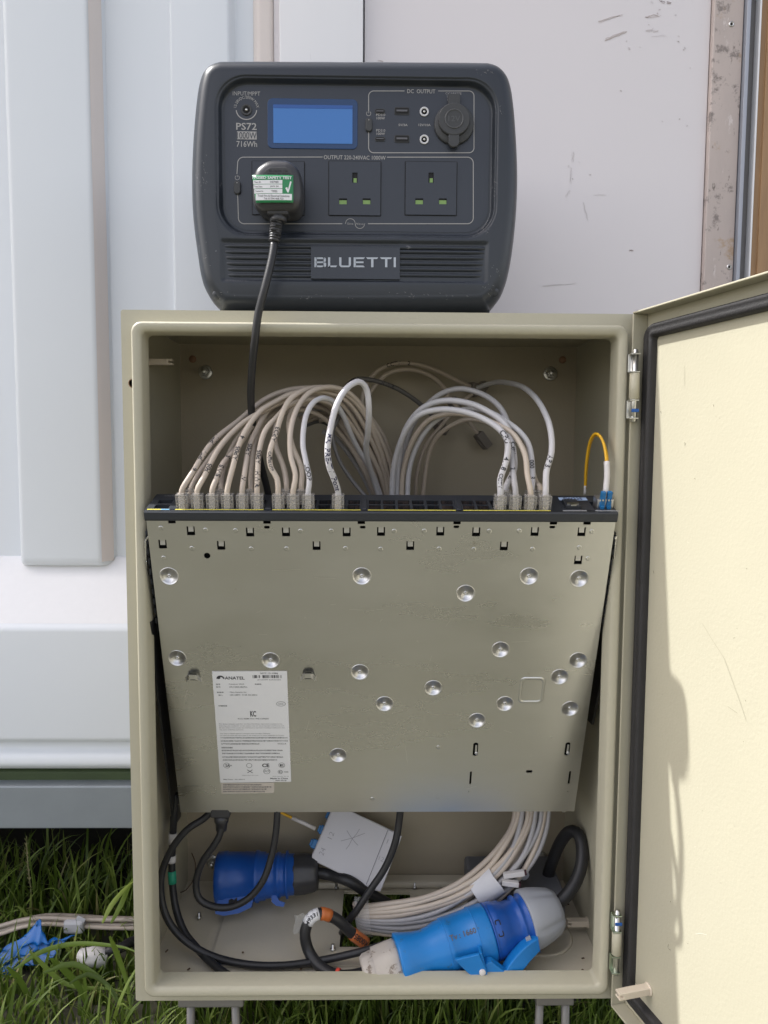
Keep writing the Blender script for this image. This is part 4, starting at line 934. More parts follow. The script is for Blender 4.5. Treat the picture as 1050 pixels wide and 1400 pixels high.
for px, py in ((265.5, 925), (422.5, 924)):
    u, v = px2(px, py); mb = MB(); c = sw(u, -v)
    P = [c+EX*x+EN*d+DN*y for x, d, y in ((-.0085, 0, .004), (-.0072, .0005, .0035), (-.0055, .0040, -.001), (-.003, .0056, -.003), (.003, .0056, -.003), (.0055, .0040, -.001), (.0072, .0005, .0035), (.0085, 0, .004))]
    V = []
    for q in P: V += [q-DN*.0028, q+DN*.0028]
    mb.add(V, [(2*i, 2*i+1, 2*i+3, 2*i+2) for i in range(7)], False); mb.add([x-EN*.0006 for x in V], [(2*i, 2*i+2, 2*i+3, 2*i+1) for i in range(7)], False)
    o = mb.build('lance_hook', M['dish'], plate)
    mb = MB(); mb.add([c+EX*x+DN*y+EN*.0002 for x, y in ((-.0035, -.0035), (.0035, -.0035), (.0035, .0045), (-.0035, .0045))], [(0, 1, 2, 3)], False); mb.build('hook_opening', M['hole'], o)
for px, py in ((220, 722), (281, 725), (322, 726), (411, 727), (453, 727), (539, 727.5), (580, 727.5), (669, 728), (710, 728), (809, 729), (262.5, 750), (343.5, 751), (392, 751), (472.5, 751), (520.5, 752), (600.5, 752), (648, 753), (728, 753), (792, 751), (804, 766), (601, 1023), (511, 1093), (224, 763)):
    u, v = px2(px, py); mb = MB(); lathe(mb, sw(u, -v, -.0001), EN, [(0, .0026), (.0005, .0021), (.0005, .0012), (.0003, .0001)], 12); mb.build('spot_weld', M['galv'], plate)
M['scratch'] = mat('bright_scratch', (.80, .80, .80), .3, 1)
for x, y, l, a in ((352, 838, 9, 30), (372, 781, 40, 4), (450, 855, 6, 70), (478, 834, 36, -2), (452, 828, 8, 10), (355, 868, 12, 0), (515, 834, 10, 0), (610, 858, 12, 60), (560, 838, 10, 80), (520, 851, 5, 50), (588, 905, 10, 70), (255, 960, 22, 80), (262, 972, 18, 30), (555, 1020, 34, -82), (690, 1000, 14, -20), (820, 846, 6, 50), (640, 1080, 16, 20), (245, 1100, 8, 0), (420, 1000, 20, 75), (700, 880, 26, 5), (430, 790, 30, -4), (600, 760, 30, 2)):
    u, v = px2(x, y); c = sw(u, -v, .0002); k = SWW/641; mb = MB(); a = math.radians(a); n = 5
    ribbon(mb, [(i/n*l*k*math.cos(a)+random.gauss(0, .0002), i/n*l*k*math.sin(a)+random.gauss(0, .0002)) for i in range(n+1)], random.uniform(.0002, .0005), FRS, 0); mb.v = [tuple(np.array(p)+c) for p in mb.v]; mb.build('scratch', M['scratch'], plate)
# small screw under the lower right corner
u, v = px2(774, 1110); mb = MB(); lathe(mb, sw(u, SL, -.004), DN, [(0, .0028), (.002, .0028), (.004, .0020), (.0045, .0001)], 12); mb.build('screw', M['steel'], net)
# printed labels on the plate
def plabel(name, tl, tr, br, bl, m, par):
    q = [px2(*p) for p in (tl, tr, br, bl)]; mb = MB(); mb.add([sw(a_, -b_, d) for d in (.0002, .0004) for a_, b_ in q], [(4, 5, 6, 7), (0, 1, 5, 4), (1, 2, 6, 5), (2, 3, 7, 6), (3, 0, 4, 7)], False); return mb.build(name, m, par)
lab = plabel('type_label', (291, 918), (393.5, 918), (400, 1069), (303, 1070), M['white_label'], net)
lab2 = plabel('warning_label', (304, 1070.5), (377, 1070.2), (376.5, 1084), (305, 1085), M['cream_label'], net)
mb = MB(); ang = -.0
def lt(t, px, py, wpx, hpx, bold=.01, al='C', sh=0):
    u, v = px2(px, py); sc_ = SWW/641*(1+(py-712)*.00045) ; n0 = len(mb.v); text(mb, t, sw(u, -v, .0005), FRS, wpx*sc_, hpx*sc_, al, bold, 0, res=2)
    if sh:
        c = sw(u, -v, .0005); mb.v[n0:] = [tuple(np.array(p)+EX*np.dot(np.array(p)-c, -DN)*sh) for p in mb.v[n0:]]
lt('ANATEL', 322, 927, 27, 5.0, .02); lt('3077-13-1086', 369, 920.7, 24, 2.3, .01); lt('(01)0789 83332246', 369, 929.8, 32, 1.7)
for k in range(46):
    if random.random() < .62:
        u, v = px2(347+k*.9, 925.2); mb.box(sw(u, -v, .0005), (random.choice((.0003, .00055)), .0036, .0001), R=RS)
# swoosh of the certification mark
u, v = px2(302.5, 926); c_ = sw(u, -v, .0005); mb.add([c_+EX*.0042*math.cos(a/10*math.pi)-DN*.0040*math.sin(a/10*math.pi)-DN*-.0018 for a in range(11)]+[c_+EX*(.0004+.0022*math.cos(a/10*math.pi))-DN*.0022*math.sin(a/10*math.pi)-DN*-.0018 for a in range(10, -1, -1)], [tuple(range(22))], False)
mb.add([c_+EX*(-.0018+.0019*math.cos(a/6*math.pi))+DN*(.0004+.0017*math.sin(a/6*math.pi))+EN*.00005 for a in range(12)], [tuple(range(12))], False)
cjk = '警告此为类产品在生活环境中该可能会造成无线电干扰下用户需要对其采取切实行的措施装置'
def cj(n, seed): r = random.Random(seed); return ''.join(r.choice(cjk) for _ in range(n))
lt('型号', 299.5, 935.5, 6, 2.2); lt('Catalyst 2960', 324.5, 935.5, 21, 2.2); lt('电源线', 354, 935.5, 9, 2.2); lt('型号', 299.8, 939.3, 6, 2.2); lt('WS-C2960-48LPS-L', 327, 939.3, 25, 2.2)
lt('制造商', 302.5, 946.5, 9, 2.2); lt('Cisco Systems, Inc.', 327, 946.5, 23, 2.3); lt('输入', 303, 950.2, 6, 2.2); lt('100-240V~ 9-4A 50-60Hz', 334.5, 950.2, 37, 2.2); lt('中国制造', 306, 965, 12, 2.4)
lt('CCC', 385.5, 962.5, 7, 3); lt('KC', 347.5, 976, 8, 9.5, .03); lt('KCC-REM-TNY-WS-C2960X', 348, 982.7, 42, 2.0)
L_ = ['This device complies with Part 15 of the FCC Rules. Operation is subject to the', 'following two conditions: (1) this device may not cause harmful interference, and', '(2) this device must accept any interference received, including interference that', 'may cause undesired operation.', '',
      'This Class A digital apparatus complies with Canadian ICES-003.', "Cet appareil numerique de la classe A est conforme a la norme NMB-003 du Canada."]
for i, s in enumerate(L_):
    if s: wd_ = len(s)*1.09; lt(s, 301+i*.25+wd_/2, 990+i*2.6, wd_, 1.8, 0)
for i, (n, y) in enumerate(((42, 1008.7), (42, 1013), (24, 1017), (7, 1022), (38, 1026), (36, 1030), (38, 1035), (34, 1039))): wd_ = n*2.18; lt(cj(n, i), 303+i*.5+wd_/2, y, wd_, 2.4)
lt('VCCI-A', 387, 1017, 12, 2.4); lt('SA', 313, 1046.5, 6, 5, .02); lt('®', 318, 1046.5, 2, 2); lt('CE', 365, 1046.5, 10, 6.2, .03); lt('E', 387, 1046.5, 5, 4, .03); lt('✕', 343.5, 1054.5, 8, 6); lt('C', 385, 1055.5, 4, 4, .03); lt('N88', 393, 1055.5, 6, 1.8)
lt('http://www.cisco.com', 344, 1060, 22, 1.3); lt('Mfg Date:  20140413', 322, 1065.6, 29, 2.0); lt('Cisco Systems, Inc. ISI', 385.5, 1061.5, 22, 1.3); lt('Made in China', 383.5, 1064.3, 24, 2.6, .02); lt('900-0018', 386, 1067.3, 15, 1.8, .02)
lt('PCT', 367, 1054.5, 7, 3)
for px, py, r1 in ((385.5, 962.5, 6), (312, 1046.5, 4.5), (342.5, 1046.5, 3.8), (387, 1046.3, 4.2), (366.5, 1054.5, 4.6), (385, 1055.5, 3.2)):
    u, v = px2(px, py); k = SWW/641*1.12; c_ = sw(u, -v); pts_ = [(r1*k*math.cos(a/20*2*math.pi), r1*k*(.62 if r1 == 6 else 1)*math.sin(a/20*2*math.pi)) for a in range(20)]
    n0 = len(mb.v); ribbon(mb, pts_, .0004, FRS, .0005, closed=True); mb.v[n0:] = [tuple(np.array(p)+c_) for p in mb.v[n0:]]
mb.build('label_print', M['ink'], lab)
mb = MB()
for i, (n, y) in enumerate(((24, 1072.8), (30, 1075.9), (27, 1078.9), (26, 1082))): wd_ = n*2.2; lt(cj(n, 50+i), 307+wd_/2, y, wd_, 2.5, .02)
mb.build('label_print', M['ink_soft'], lab2)
# front bezel: profile along EX
def bz(v, d): return v, d
prof = [(-.0000, -.0008), (-.0004, .0006), (-.0020, .0012), (-.0088, .0010), (-.0098, .0), (-.0100, -.0014)]
mb = MB(); Ls = [[sw(u, v, d) for v, d in prof+[(-.0100, -.006), (0, -.006)]] for u in (-.0012, SWW+.0012)]
loops_mesh(mb, [list(x) for x in zip(*Ls)] if 0 else Ls, True, False)
for L in Ls: mb.add(L, [tuple(range(len(L)))], False)
mb.build('bezel_edge', M['bezel'], net)
# port face (normal = -DN) with openings: u, w (w = depth into the cabinet from plate)
FRP = (EX, -EN, -DN)
def pf(px, py):
    q = hit(px, py, sw(0, -.0100), DN)-sw(0, -.0100); return np.dot(q, EX), np.dot(q, -EN)
groups = [(242, 6), (373.5, 6), (502.5, 6), (630, 6)]
ph = []; pitch = .01405
def gx(px): return pf(px, 692)[0]
gs = [gx(px) for px, _ in groups]
for g0_ in gs:
    for k in range(6):
        for w0, w1 in ((.0062, .0172), (.0190, .0300)): ph.append((g0_+k*pitch+.0012, g0_+(k+1)*pitch-.0012, w0, w1))
sfp = [(pf(768, 690)[0], pf(789, 690)[0], .009, .028), (pf(806, 690)[0], pf(832, 690)[0], .009, .028)]
con = [(pf(212, 692)[0], pf(232, 692)[0], .007, .016), (pf(212, 692)[0], pf(232, 692)[0], .020, .029)]
mb = MB(); sheet(mb, [(-.0012, .0), (SWW+.0012, 0), (SWW+.0012, TH), (-.0012, TH)], [rrect(a, b, c, d, .0004, 1) for a, b, c, d in ph+sfp+con], FRP, sw(0, -.0100), .0045)
mb.build('port_face', M['bezel'], net)
def port(a, b, c, d):
    mb = MB(); V = []
    o_ = sw(0, -.0100)
    for z in (-.0006, -.0042):
        for x, y in ((a, c), (b, c), (b, d), (a, d)): V.append(o_+EX*x-EN*y+(-DN)*z)
    mb.add(V, [(0, 4, 5, 1), (1, 5, 6, 2), (2, 6, 7, 3), (3, 7, 4, 0)], False)
    ins = .0008; V2 = [o_+EX*x-EN*y+DN*.0008 for x, y in ((a, c), (b, c), (b, c+.0012), (a, c+.0012))]; mb.add(V2, [(0, 1, 2, 3)], False)
    mb.build('port', M['port'], net)
for q in ph: port(*q)
mb = MB(); mb.add([sw(.002, -.0052, -.003), sw(SWW-.002, -.0052, -.003), sw(SWW-.002, -.0052, -TH+.002), sw(.002, -.0052, -TH+.002)], [(0, 1, 2, 3)], False); mb.build('port_depth', M['hole'], net)
mb = MB()
for g0_ in gs: mb.add([sw(g0_+.0006+x*(6*pitch-.001), -.0100-.0003, -w_) for w_ in (.0025, .0046) for x in (0, 1)], [(0, 1, 3, 2)], False)
a_ = con[0]; mb.add([sw(x, -.0103, -w_) for w_ in (.0025, .0046) for x in (a_[0]-.005, a_[0]+.008)], [(0, 1, 3, 2)], False); mb.build('yellow_stripe', M['yellow_print'], net)
mb = MB(); mb.add([sw(x, -.0103, -w_) for w_ in (.0025, .0046) for x in (a_[0]+.008, a_[1]+.002)], [(0, 1, 3, 2)], False); mb.build('blue_stripe', M['blue_print'], net)
mb = MB()
for xa, xb in ((762, 794), (805, 837)): mb.add([sw(pf(x, 690)[0], -.0103, -w_) for w_ in (.0025, .0046) for x in (xa, xb)], [(0, 1, 3, 2)], False)
mb.build('grey_stripe', M['grey_strip'], net)
for g0_, g1_ in zip(gs, gs[1:]):
    mb = MB(); a, b = g0_+6*pitch+.0008, g1_-.0008; mb.box(sw((a+b)/2, -.0105, -.018), (b-a, .0014, .028), R=RS, b=.0005); mb.build('divider', M['bezel'], net)
mb = MB(); u = pf(228, 682)[0]
a_, b_ = pf(763, 684), pf(797, 678.5); mb2 = MB(); mb2.add([sw(a_[0], -.0104, -.0305), sw(b_[0], -.0104, -.0305), sw(b_[0], -.0104, -.0385), sw(a_[0], -.0104, -.0385)], [(0, 1, 2, 3)], False); nl_ = mb2.build('name_label', M['blue_lab'] if 'blue_lab' in M else mat('pale_blue_label', (.42, .56, .80), .5), net)
mb = MB(); text(mb, 'SW225', sw((a_[0]+b_[0])/2, -.0106, -.0345), (EX, -EN, -DN), .0185, .0058, lift=0, bold=.02); mb.build('lettering', M['ink_blue'], nl_)
mb = MB(); text(mb, 'CISCO', sw(pf(222, 690)[0]+.001, -.0104, -.0395), (EX, -EN, -DN), .010, .003, lift=0); mb.build('maker_mark', M['print'], net)
# dust plug in the first optical port, metal module in the second
a, b, c, d = sfp[0]; mb = MB(); mb.box(sw((a+b)/2, -.0100, -(c+d)/2), (b-a-.001, .006, d-c-.001), R=RS, b=.0003); o = mb.build('optical_port', M['bezel'], net)
mb = MB(); mb.box(sw((a+b)/2, -.0136, -c-.005), (b-a-.004, .0012, .003), R=RS); mb.box(sw((a+b)/2, -.0136, -c-.0015), (.005, .0016, .0025), R=RS); mb.build('cage_spring', M['steel'], o)
a, b, c, d = sfp[1]; mb = MB(); mb.box(sw((a+b)/2+.0015, -.0125, -(c+d)/2), (b-a-.003, .012, .0135), R=RS, b=.0006)
for k in range(5): mb.box(sw(a+.0045+k*.0028, -.0190, -.0090), (.0013, .0016, .0012), R=RS)
sf = mb.build('optical_module', M['dish'], net)
# hanging brackets each side: wire loops and slotted ears
for s, xs in ((0, ((208, 729), (199.5, 737), (199.5, 765), (208, 845))), (1, ((839, 738), (841.5, 738.5), (833, 846), (828, 847)))):
    u_ = -.0028 if s == 0 else SWW+.0028; P = [at(px, py, -.021+.00035*(py-730)) for px, py in xs]
    mb = MB(); P2_ = rp([P[0], P[1], P[2], P[3]] if s == 0 else P, .004, 4); tube(mb, cat_rom(P2_, .01), .0012, 8)
    if s == 0: tube(mb, [P[3], P[3]-EX*.005], .0012, 8)
    mb.build('wire_handle', M['chrome'], net)
    mb = MB(); mb.add([sw(u_, .012, -.002), sw(u_, .125, -.002), sw(u_, .125, -.030), sw(u_, .012, -.030)], [(0, 1, 2, 3)], False)
    u2 = -.0003 if s == 0 else SWW+.0003
    for k in range(9): mb.box(sw(u_, .022+k*.011, -.004), (.0016, .006, .003), R=RS)
    mb.build('rack_ear', M['bezel'], net)
# black webbing slings holding the lower end of the switch
for s, pts_ in ((0, ((209, 846, .012), (214, 900, .03), (224, 980, .06), (238, 1095, .10), (240, 1125, .125))), (1, ((829, 848, .012), (822, 905, .04), (806, 985, .09)))):
    mb = MB(); Q = [at(a, b, c) for a, b, c in pts_]; V = []
    for q in Q: V += [q+np.array([-.001 if s == 0 else .001, -.013, 0]), q+np.array([0, .016, 0]), q+np.array([.0025*(1 if s == 0 else -1), .016, 0]), q+np.array([.0015*(1 if s == 0 else -1), -.013, 0])]
    mb.add(V, [(4*i+k, 4*i+(k+1) % 4, 4*i+4+(k+1) % 4, 4*i+4+k) for i in range(len(Q)-1) for k in range(4)], False); o = mb.build('sling', M['rubber'], None)
    tag(o, 'black webbing sling between the left wire handle and the cabinet floor' if s == 0 else 'short black webbing sling behind the right wire handle', 'strap')
# ============================================================ patch leads
def W(pts): return [at(*p) for p in pts]
RPC = .0027
M['rib_clear'] = mat('connector_ribs', (.30, .285, .27), .3)
def rj45(parent, px, row=0):
    """clear plug seated in the port face; returns the point where the jacket leaves it"""
    u = pf(px, 690)[0]; w_ = .0115 if row == 0 else .0240; c = sw(u, -.0100, -w_); mb = MB()
    mb.box(c-DN*.0045, (.0115, .017, .0080), R=RS, b=.0007)
    o = mb.build('connector', M['clear'], parent)
    mb = MB(); mb.box(c-DN*.0075+EN*.0049, (.0058, .0150, .0009), R=RS @ np.array(Matrix.Rotation(.12, 3, 'X')), b=.0003); mb.build('latch', M['clear'], o)
    mb = MB()
    for k in range(4): mb.box(c-DN*(-.001)+EX*(k-1.5)*.0021, (.0010, .007, .0046), R=RS)
    mb.build('wires', M['cab_warm'], o)
    mb = MB()
    for k in (-1, 1): mb.box(c+DN*-.0045+EX*k*.0054+EN*.0038, (.0007, .0165, .0007), R=RS)
    for v_ in (-.0128, -.0085, -.0045): mb.box(c+DN*v_+EN*.0041, (.0112, .0007, .0006), R=RS)
    mb.build('moulded_ribs', M['rib_clear'], o)
    return c
def lead(name, label, px, row, pts, m, r=RPC, txts=(), ink='ink', group='patch leads plugged into the switch'):
    c0 = sw(pf(px, 690)[0], -.0100, -(.0115 if row == 0 else .0240)) if px else None
    P = ([c0-DN*.002, c0-DN*.016] if px else []) + W(pts)
    t = empty('patch_cable', P[0], label, 'cable', group)
    mb = MB(); path = cat_rom(P, .004); tube(mb, path, r, 10); mb.build('jacket', M[m], t)
    if px: rj45(t, px, row)
    if txts:
        mb = MB()
        for tx, s0, sz, fl in txts: text_tube(mb, tx, path, s0, sz, r, fl)
        if mb.v: mb.build('handwriting', M[ink], t)
    return t, path
L1 = 'patch lead of the left fan, '
lead('a', L1+'first plug from the left, jacket marked IPTV twice', 252.5, 0, [(262, 648, -.02), (290, 605, .0), (325, 576, .025), (362, 546, .04), (395, 533, .05), (430, 531, .06), (462, 542, .075), (490, 575, .10), (512, 625, .12), (527, 672, .13), (533, 730, .14)], 'cab_beige', txts=(('IPTV', .047, .0052, 0), ('IPTV', .068, .0052, 0), ('6', .036, .0045, 0)))
lead('a', L1+'second from the left, arching low under the first', 273, 0, [(279, 652, -.02), (300, 612, -.004), (330, 580, .012), (360, 562, .02), (398, 545, .035), (440, 540, .05), (470, 556, .07), (500, 605, .10), (522, 655, .12), (532, 700, .135)], 'cab_warm', txts=(('F05', .034, .005, 0),))
lead('a', L1+'third from the left, short marks near its plug', 293.5, 0, [(298, 650, -.02), (306, 632, -.01), (326, 610, .01), (352, 575, .03), (385, 551, .05), (425, 545, .065), (455, 560, .08), (488, 610, .11), (515, 660, .13), (528, 720, .14)], 'cab_beige', txts=(('SWS', .028, .005, 0), ('5', .052, .005, 0)))
lead('a', L1+'fourth from the left, leaning right of the marked ones', 313.8, 0, [(318, 640, -.02), (330, 600, -.008), (352, 566, .008), (375, 550, .02), (405, 537, .03), (445, 536, .045), (478, 552, .065), (507, 600, .095), (526, 650, .12), (534, 700, .13)], 'cab_warm', txts=(('AP05', .044, .005, 0), ('4', .067, .005, 0)))
lead('a', L1+'fifth from the left, rising almost straight before it bends', 334, 0, [(334, 650, -.02), (340, 615, -.005), (350, 590, .01), (370, 556, .03), (398, 538, .045), (432, 535, .06), (468, 548, .08), (492, 590, .105), (518, 645, .13), (530, 700, .14)], 'cab_beige', txts=(('AP05', .05, .0048, 0), ('W', .022, .0045, 0)))
lead('a', L1+'sixth from the left, bold marking where it bends', 354, 0, [(352, 655, -.022), (354, 620, -.012), (362, 590, -.004), (378, 571, .006), (398, 553, .02), (432, 546, .04), (462, 560, .06), (492, 600, .09), (520, 650, .12), (531, 700, .135)], 'cab_warm', txts=(('AP05', .040, .005, 0), ('HWR', .017, .005, 1)))
lead('a', 'cream patch lead with printed jacket, bowing left just right of the first gap', 382.5, 0, [(379, 655, -.024), (370, 638, -.022), (369, 618, -.018), (378, 590, -.008), (388, 560, .0), (402, 541, .01), (430, 530, .03), (465, 535, .05), (494, 560, .07), (518, 610, .1), (534, 665, .125), (538, 720, .135)], 'cab_warm', txts=(('CAT5E UTP', .034, .0028, 1), ('APD3', .064, .005, 0), ('7', .045, .005, 1)))
lead('a', 'beige patch lead second right of the first gap, tight tall loop', 402.5, 0, [(404, 650, -.022), (397, 620, -.016), (398, 585, -.006), (408, 555, .006), (428, 534, .02), (458, 530, .04), (486, 545, .06), (515, 590, .09), (535, 640, .115), (540, 700, .13)], 'cab_warm')
lead('a', 'greyish white patch lead third right of the first gap, signed in black', 423, 0, [(423, 655, -.024), (418, 630, -.020), (414, 605, -.014), (418, 570, -.004), (430, 549, .006), (448, 545, .02), (466, 562, .04), (485, 605, .07), (510, 650, .10), (528, 700, .12)], 'cab_white', txts=(('LOOP', .024, .0045, 1),))
lead('a', 'white patch lead standing alone mid switch, marked PRE-TV in blue ink', 463, 0, [(457, 655, -.03), (450, 636, -.034), (448, 612, -.034), (453, 580, -.03), (461, 552, -.024), (474, 531, -.015), (490, 522, -.004), (501, 532, .004), (504.5, 560, .01), (503, 590, .03), (501, 620, .06), (512, 660, .10), (525, 700, .12)], 'cab_white', r=.0030, txts=(('Pont', .016, .0055, 1), ('PRE-TV', .034, .0055, 1), ('MRJ', .062, .0055, 1)), ink='ink_blue')
# second row behind (plugs partly hidden)
for px, pts, m, lb in ((262, [(292, 620, .02), (335, 575, .045), (385, 545, .065), (425, 540, .075), (470, 565, .09), (505, 630, .12), (522, 700, .135)], 'cab_beige', 'beige patch lead in the back port row behind the two leftmost plugs'),
                       ((302), [(306, 640, .01), (322, 604, .03), (350, 575, .05), (395, 551, .07), (440, 552, .085), (480, 590, .105), (510, 650, .125), (524, 700, .135)], 'cab_beige', 'beige patch lead in the back port row behind the third and fourth plugs'),
                       ((343), [(344, 640, .01), (350, 600, .03), (366, 572, .045), (400, 556, .06), (445, 560, .08), (478, 600, .1), (505, 655, .125), (520, 700, .135)], 'cab_beige', 'beige patch lead in the back port row behind the sixth plug'),
                       ((392), [(388, 640, .0), (376, 605, .015), (380, 575, .03), (400, 560, .05), (440, 570, .07), (478, 610, .10), (505, 660, .12), (518, 700, .135)], 'cab_beige', 'beige patch lead in the back port row right of the first gap'),
                       ((412), [(412, 640, .0), (400, 610, .01), (395, 580, .02), (405, 556, .04), (440, 548, .06), (480, 580, .09), (510, 640, .12), (522, 700, .135)], 'cab_warm', 'cream patch lead in the back port row under the tall loop')):
    lead('a', lb, px, 1, pts, m)
# extra runs joining the trunk behind the switch
for k, (pts, m, lb) in enumerate((([(436, 575, .10), (470, 570, .10), (500, 590, .11), (530, 640, .13), (545, 700, .14)], 'cab_beige', 'beige lead at the back of the trunk, dropping behind the mid switch'),
                                  ([(424, 560, .09), (460, 556, .09), (505, 575, .10), (530, 620, .12), (550, 690, .14)], 'cab_grey', 'grey lead slanting down through the trunk behind the switch'),
                                  ([(430, 538, .07), (480, 548, .08), (520, 590, .10), (538, 640, .12), (549, 700, .14)], 'cab_beige', 'beige lead along the upper side of the trunk behind the switch'),
                                  ([(441, 590, .11), (460, 600, .115), (490, 640, .125), (515, 690, .14)], 'cab_grey', 'grey lead along the lower side of the trunk behind the switch'))):
    lead('a', lb, None, 0, pts, m, group='leads of the trunk behind the switch')
TR = ['cab_beige', 'cab_warm', 'cab_beige', 'cab_grey', 'cab_beige', 'cab_warm', 'cab_beige', 'cab_dark']
for k in range(8):
    f = k/7.; pts = [(398+18*f, 556+26*f, .085+.02*f), (432+8*f, 546+30*f, .09+.02*f), (470-4*f, 560+34*f, .10+.02*f), (500-4*f, 600+26*f, .115+.015*f), (522-2*f+3*math.sin(k*2), 648+10*f, .13), (536-10*f+4*math.sin(k*3), 700, .14)]
    lead('a', 'lead in the thick of the trunk of beige and grey leads behind the switch', None, 0, pts, TR[k], r=.0026, group='leads packed in the trunk behind the switch')
lead('a', 'thin dark lead curving down left of the trunk to the switch', None, 0, [(470, 560, .08), (455, 590, .07), (462, 625, .07), (480, 655, .07), (505, 685, .06)], 'cab_dark', r=.0022, group='leads of the trunk behind the switch')
# right fan
R1 = 'right fan'
lead('a', 'white patch lead signed heavily in black, leftmost plug of the '+R1, 680, 0, [(684, 655, -.022), (692, 630, -.016), (694, 605, -.010), (684, 588, -.002), (660, 572, .010), (630, 562, .02), (600, 560, .03), (572, 568, .04), (553, 592, .055), (540, 630, .075), (536, 672, .09), (537, 740, .10)], 'cab_white', r=.0031, txts=(('CCTV', .017, .004, 1), ('4118', .035, .0052, 1), ('CPU', .063, .0060, 1)))
lead('a', 'grey patch lead reaching highest, second plug of the '+R1, 700, 0, [(702, 650, -.018), (699, 610, .0), (693, 575, .02), (678, 551, .035), (652, 536, .05), (622, 532, .06), (592, 546, .07), (565, 580, .085), (551, 630, .10), (547, 680, .11), (547, 740, .115)], 'cab_grey', r=.0029, txts=(('2', .036, .0045, 1), ('SW', .058, .0045, 1)))
lead('a', 'cream patch lead under the white ones, third plug of the '+R1, 720, 0, [(721, 650, -.02), (717, 620, -.012), (700, 592, .0), (672, 577, .015), (645, 568, .03), (612, 566, .045), (584, 576, .06), (563, 605, .075), (551, 645, .09), (549, 690, .10), (549, 740, .105)], 'cab_warm')
lead('a', 'white patch lead marked with a loop, rear second plug, '+R1, 690, 1, [(703, 640, -.005), (700, 605, .0), (690, 580, .008), (668, 563, .018), (640, 551, .03), (605, 548, .04), (575, 560, .052), (553, 590, .07), (545, 630, .088), (542, 680, .10), (542, 740, .105)], 'cab_white', r=.0031, txts=(('2.', .022, .0045, 1), ('Cmy', .050, .0060, 1)))
lead('a', 'white patch lead marked 000, rear third plug, '+R1, 725, 1, [(728, 645, -.005), (724, 612, .004), (712, 592, .010), (690, 575, .02), (665, 562, .032), (635, 560, .045), (600, 572, .06), (575, 600, .075), (560, 640, .09), (557, 690, .10), (557, 740, .105)], 'cab_white', r=.0029, txts=(('3', .022, .005, 1), ('000', .034, .0045, 1)))
lead('a', 'white patch lead marked AP 3, tallest, rightmost of the '+R1, 740, 0, [(747, 645, -.02), (754, 618, -.010), (753, 590, .0), (746, 567, .015), (733, 545, .04), (716, 530, .08), (698, 524, .12), (676, 523, .16), (650, 531, .19)], 'cab_white', r=.0030, txts=(('AP 3.', .036, .0055, 1),))
lead('a', 'short cream lead stub behind the rightmost plug of the '+R1, 736, 1, [(733, 660, .0), (728, 645, .012), (722, 625, .03), (705, 600, .05), (672, 580, .08), (632, 575, .10), (590, 610, .12), (575, 700, .14)], 'cab_warm')
# loose leads against the back panel
def loose(label, pts, m, r, end, d, boot='rj_grey', txts=()):
    P = W(pts); t = empty('loose_cable', P[0], label, 'cable', 'loose data leads at the back of the cabinet'); mb = MB(); path = cat_rom(P, .004); tube(mb, path, r, 10); mb.build('jacket', M[m], t)
    if end:
        e = at(*end); dd = path[-1]-path[-4]; dd /= np.linalg.norm(dd); _, u, v = basis(dd); R = np.stack([dd, u, v], 1)
        mb = MB(); mb.box(path[-1]+dd*.008, (.022, .0125, .0105), R=R, b=.001); mb.box(path[-1]+dd*.010+v*.006, (.014, .006, .001), R=R); mb.build('connector', M[boot], t)
    if txts:
        mb = MB()
        for tx, s0, sz, fl in txts: text_tube(mb, tx, path, s0, sz, r, fl)
        mb.build('handwriting', M['ink'], t)
loose('brown tinted data lead marked CCTV, looping highest against the back panel', [(536, 700, .15), (515, 620, .14), (496, 560, .14), (500, 530, .145), (515, 508, .15), (540, 497, .155), (570, 498, .16), (600, 508, .17), (628, 522, .18), (645, 529, .19)], 'cab_beige', .0026, (650, 531, .19), 0, txts=(('CCTV', .19, .005, 0), ('2', .216, .005, 0)))
loose('second brown tinted data lead arching just under the highest one', [(538, 700, .15), (520, 620, .14), (503, 555, .14), (512, 528, .145), (532, 510, .15), (558, 505, .155), (585, 512, .165), (605, 528, .175), (618, 548, .18)], 'cab_beige', .0026, (620, 550, .18), 0)
loose('dark grey data lead marked HWR, ending in a dark plug behind the right fan', [(540, 700, .16), (480, 570, .13), (472, 535, .13), (486, 519, .135), (510, 520, .14), (540, 530, .15), (565, 545, .16), (585, 562, .17), (597, 577, .18)], 'cab_dark', .0027, (605, 585, .18), 0, txts=(('2P', .15, .005, 0), ('IPTV', .168, .005, 0), ('HWR', .208, .0055, 0)))
loose('beige data lead running from under the right fan up to the back panel', [(568, 700, .16), (570, 650, .16), (582, 610, .165), (605, 580, .175), (632, 550, .185), (648, 537, .19)], 'cab_beige', .0024, (650, 535, .19), 0)
loose('short brown data lead hanging to a grey plug at the right of the back panel', [(610, 540, .17), (625, 556, .175), (640, 575, .18), (655, 595, .185)], 'cab_beige', .0022, (664, 606, .19), 0)
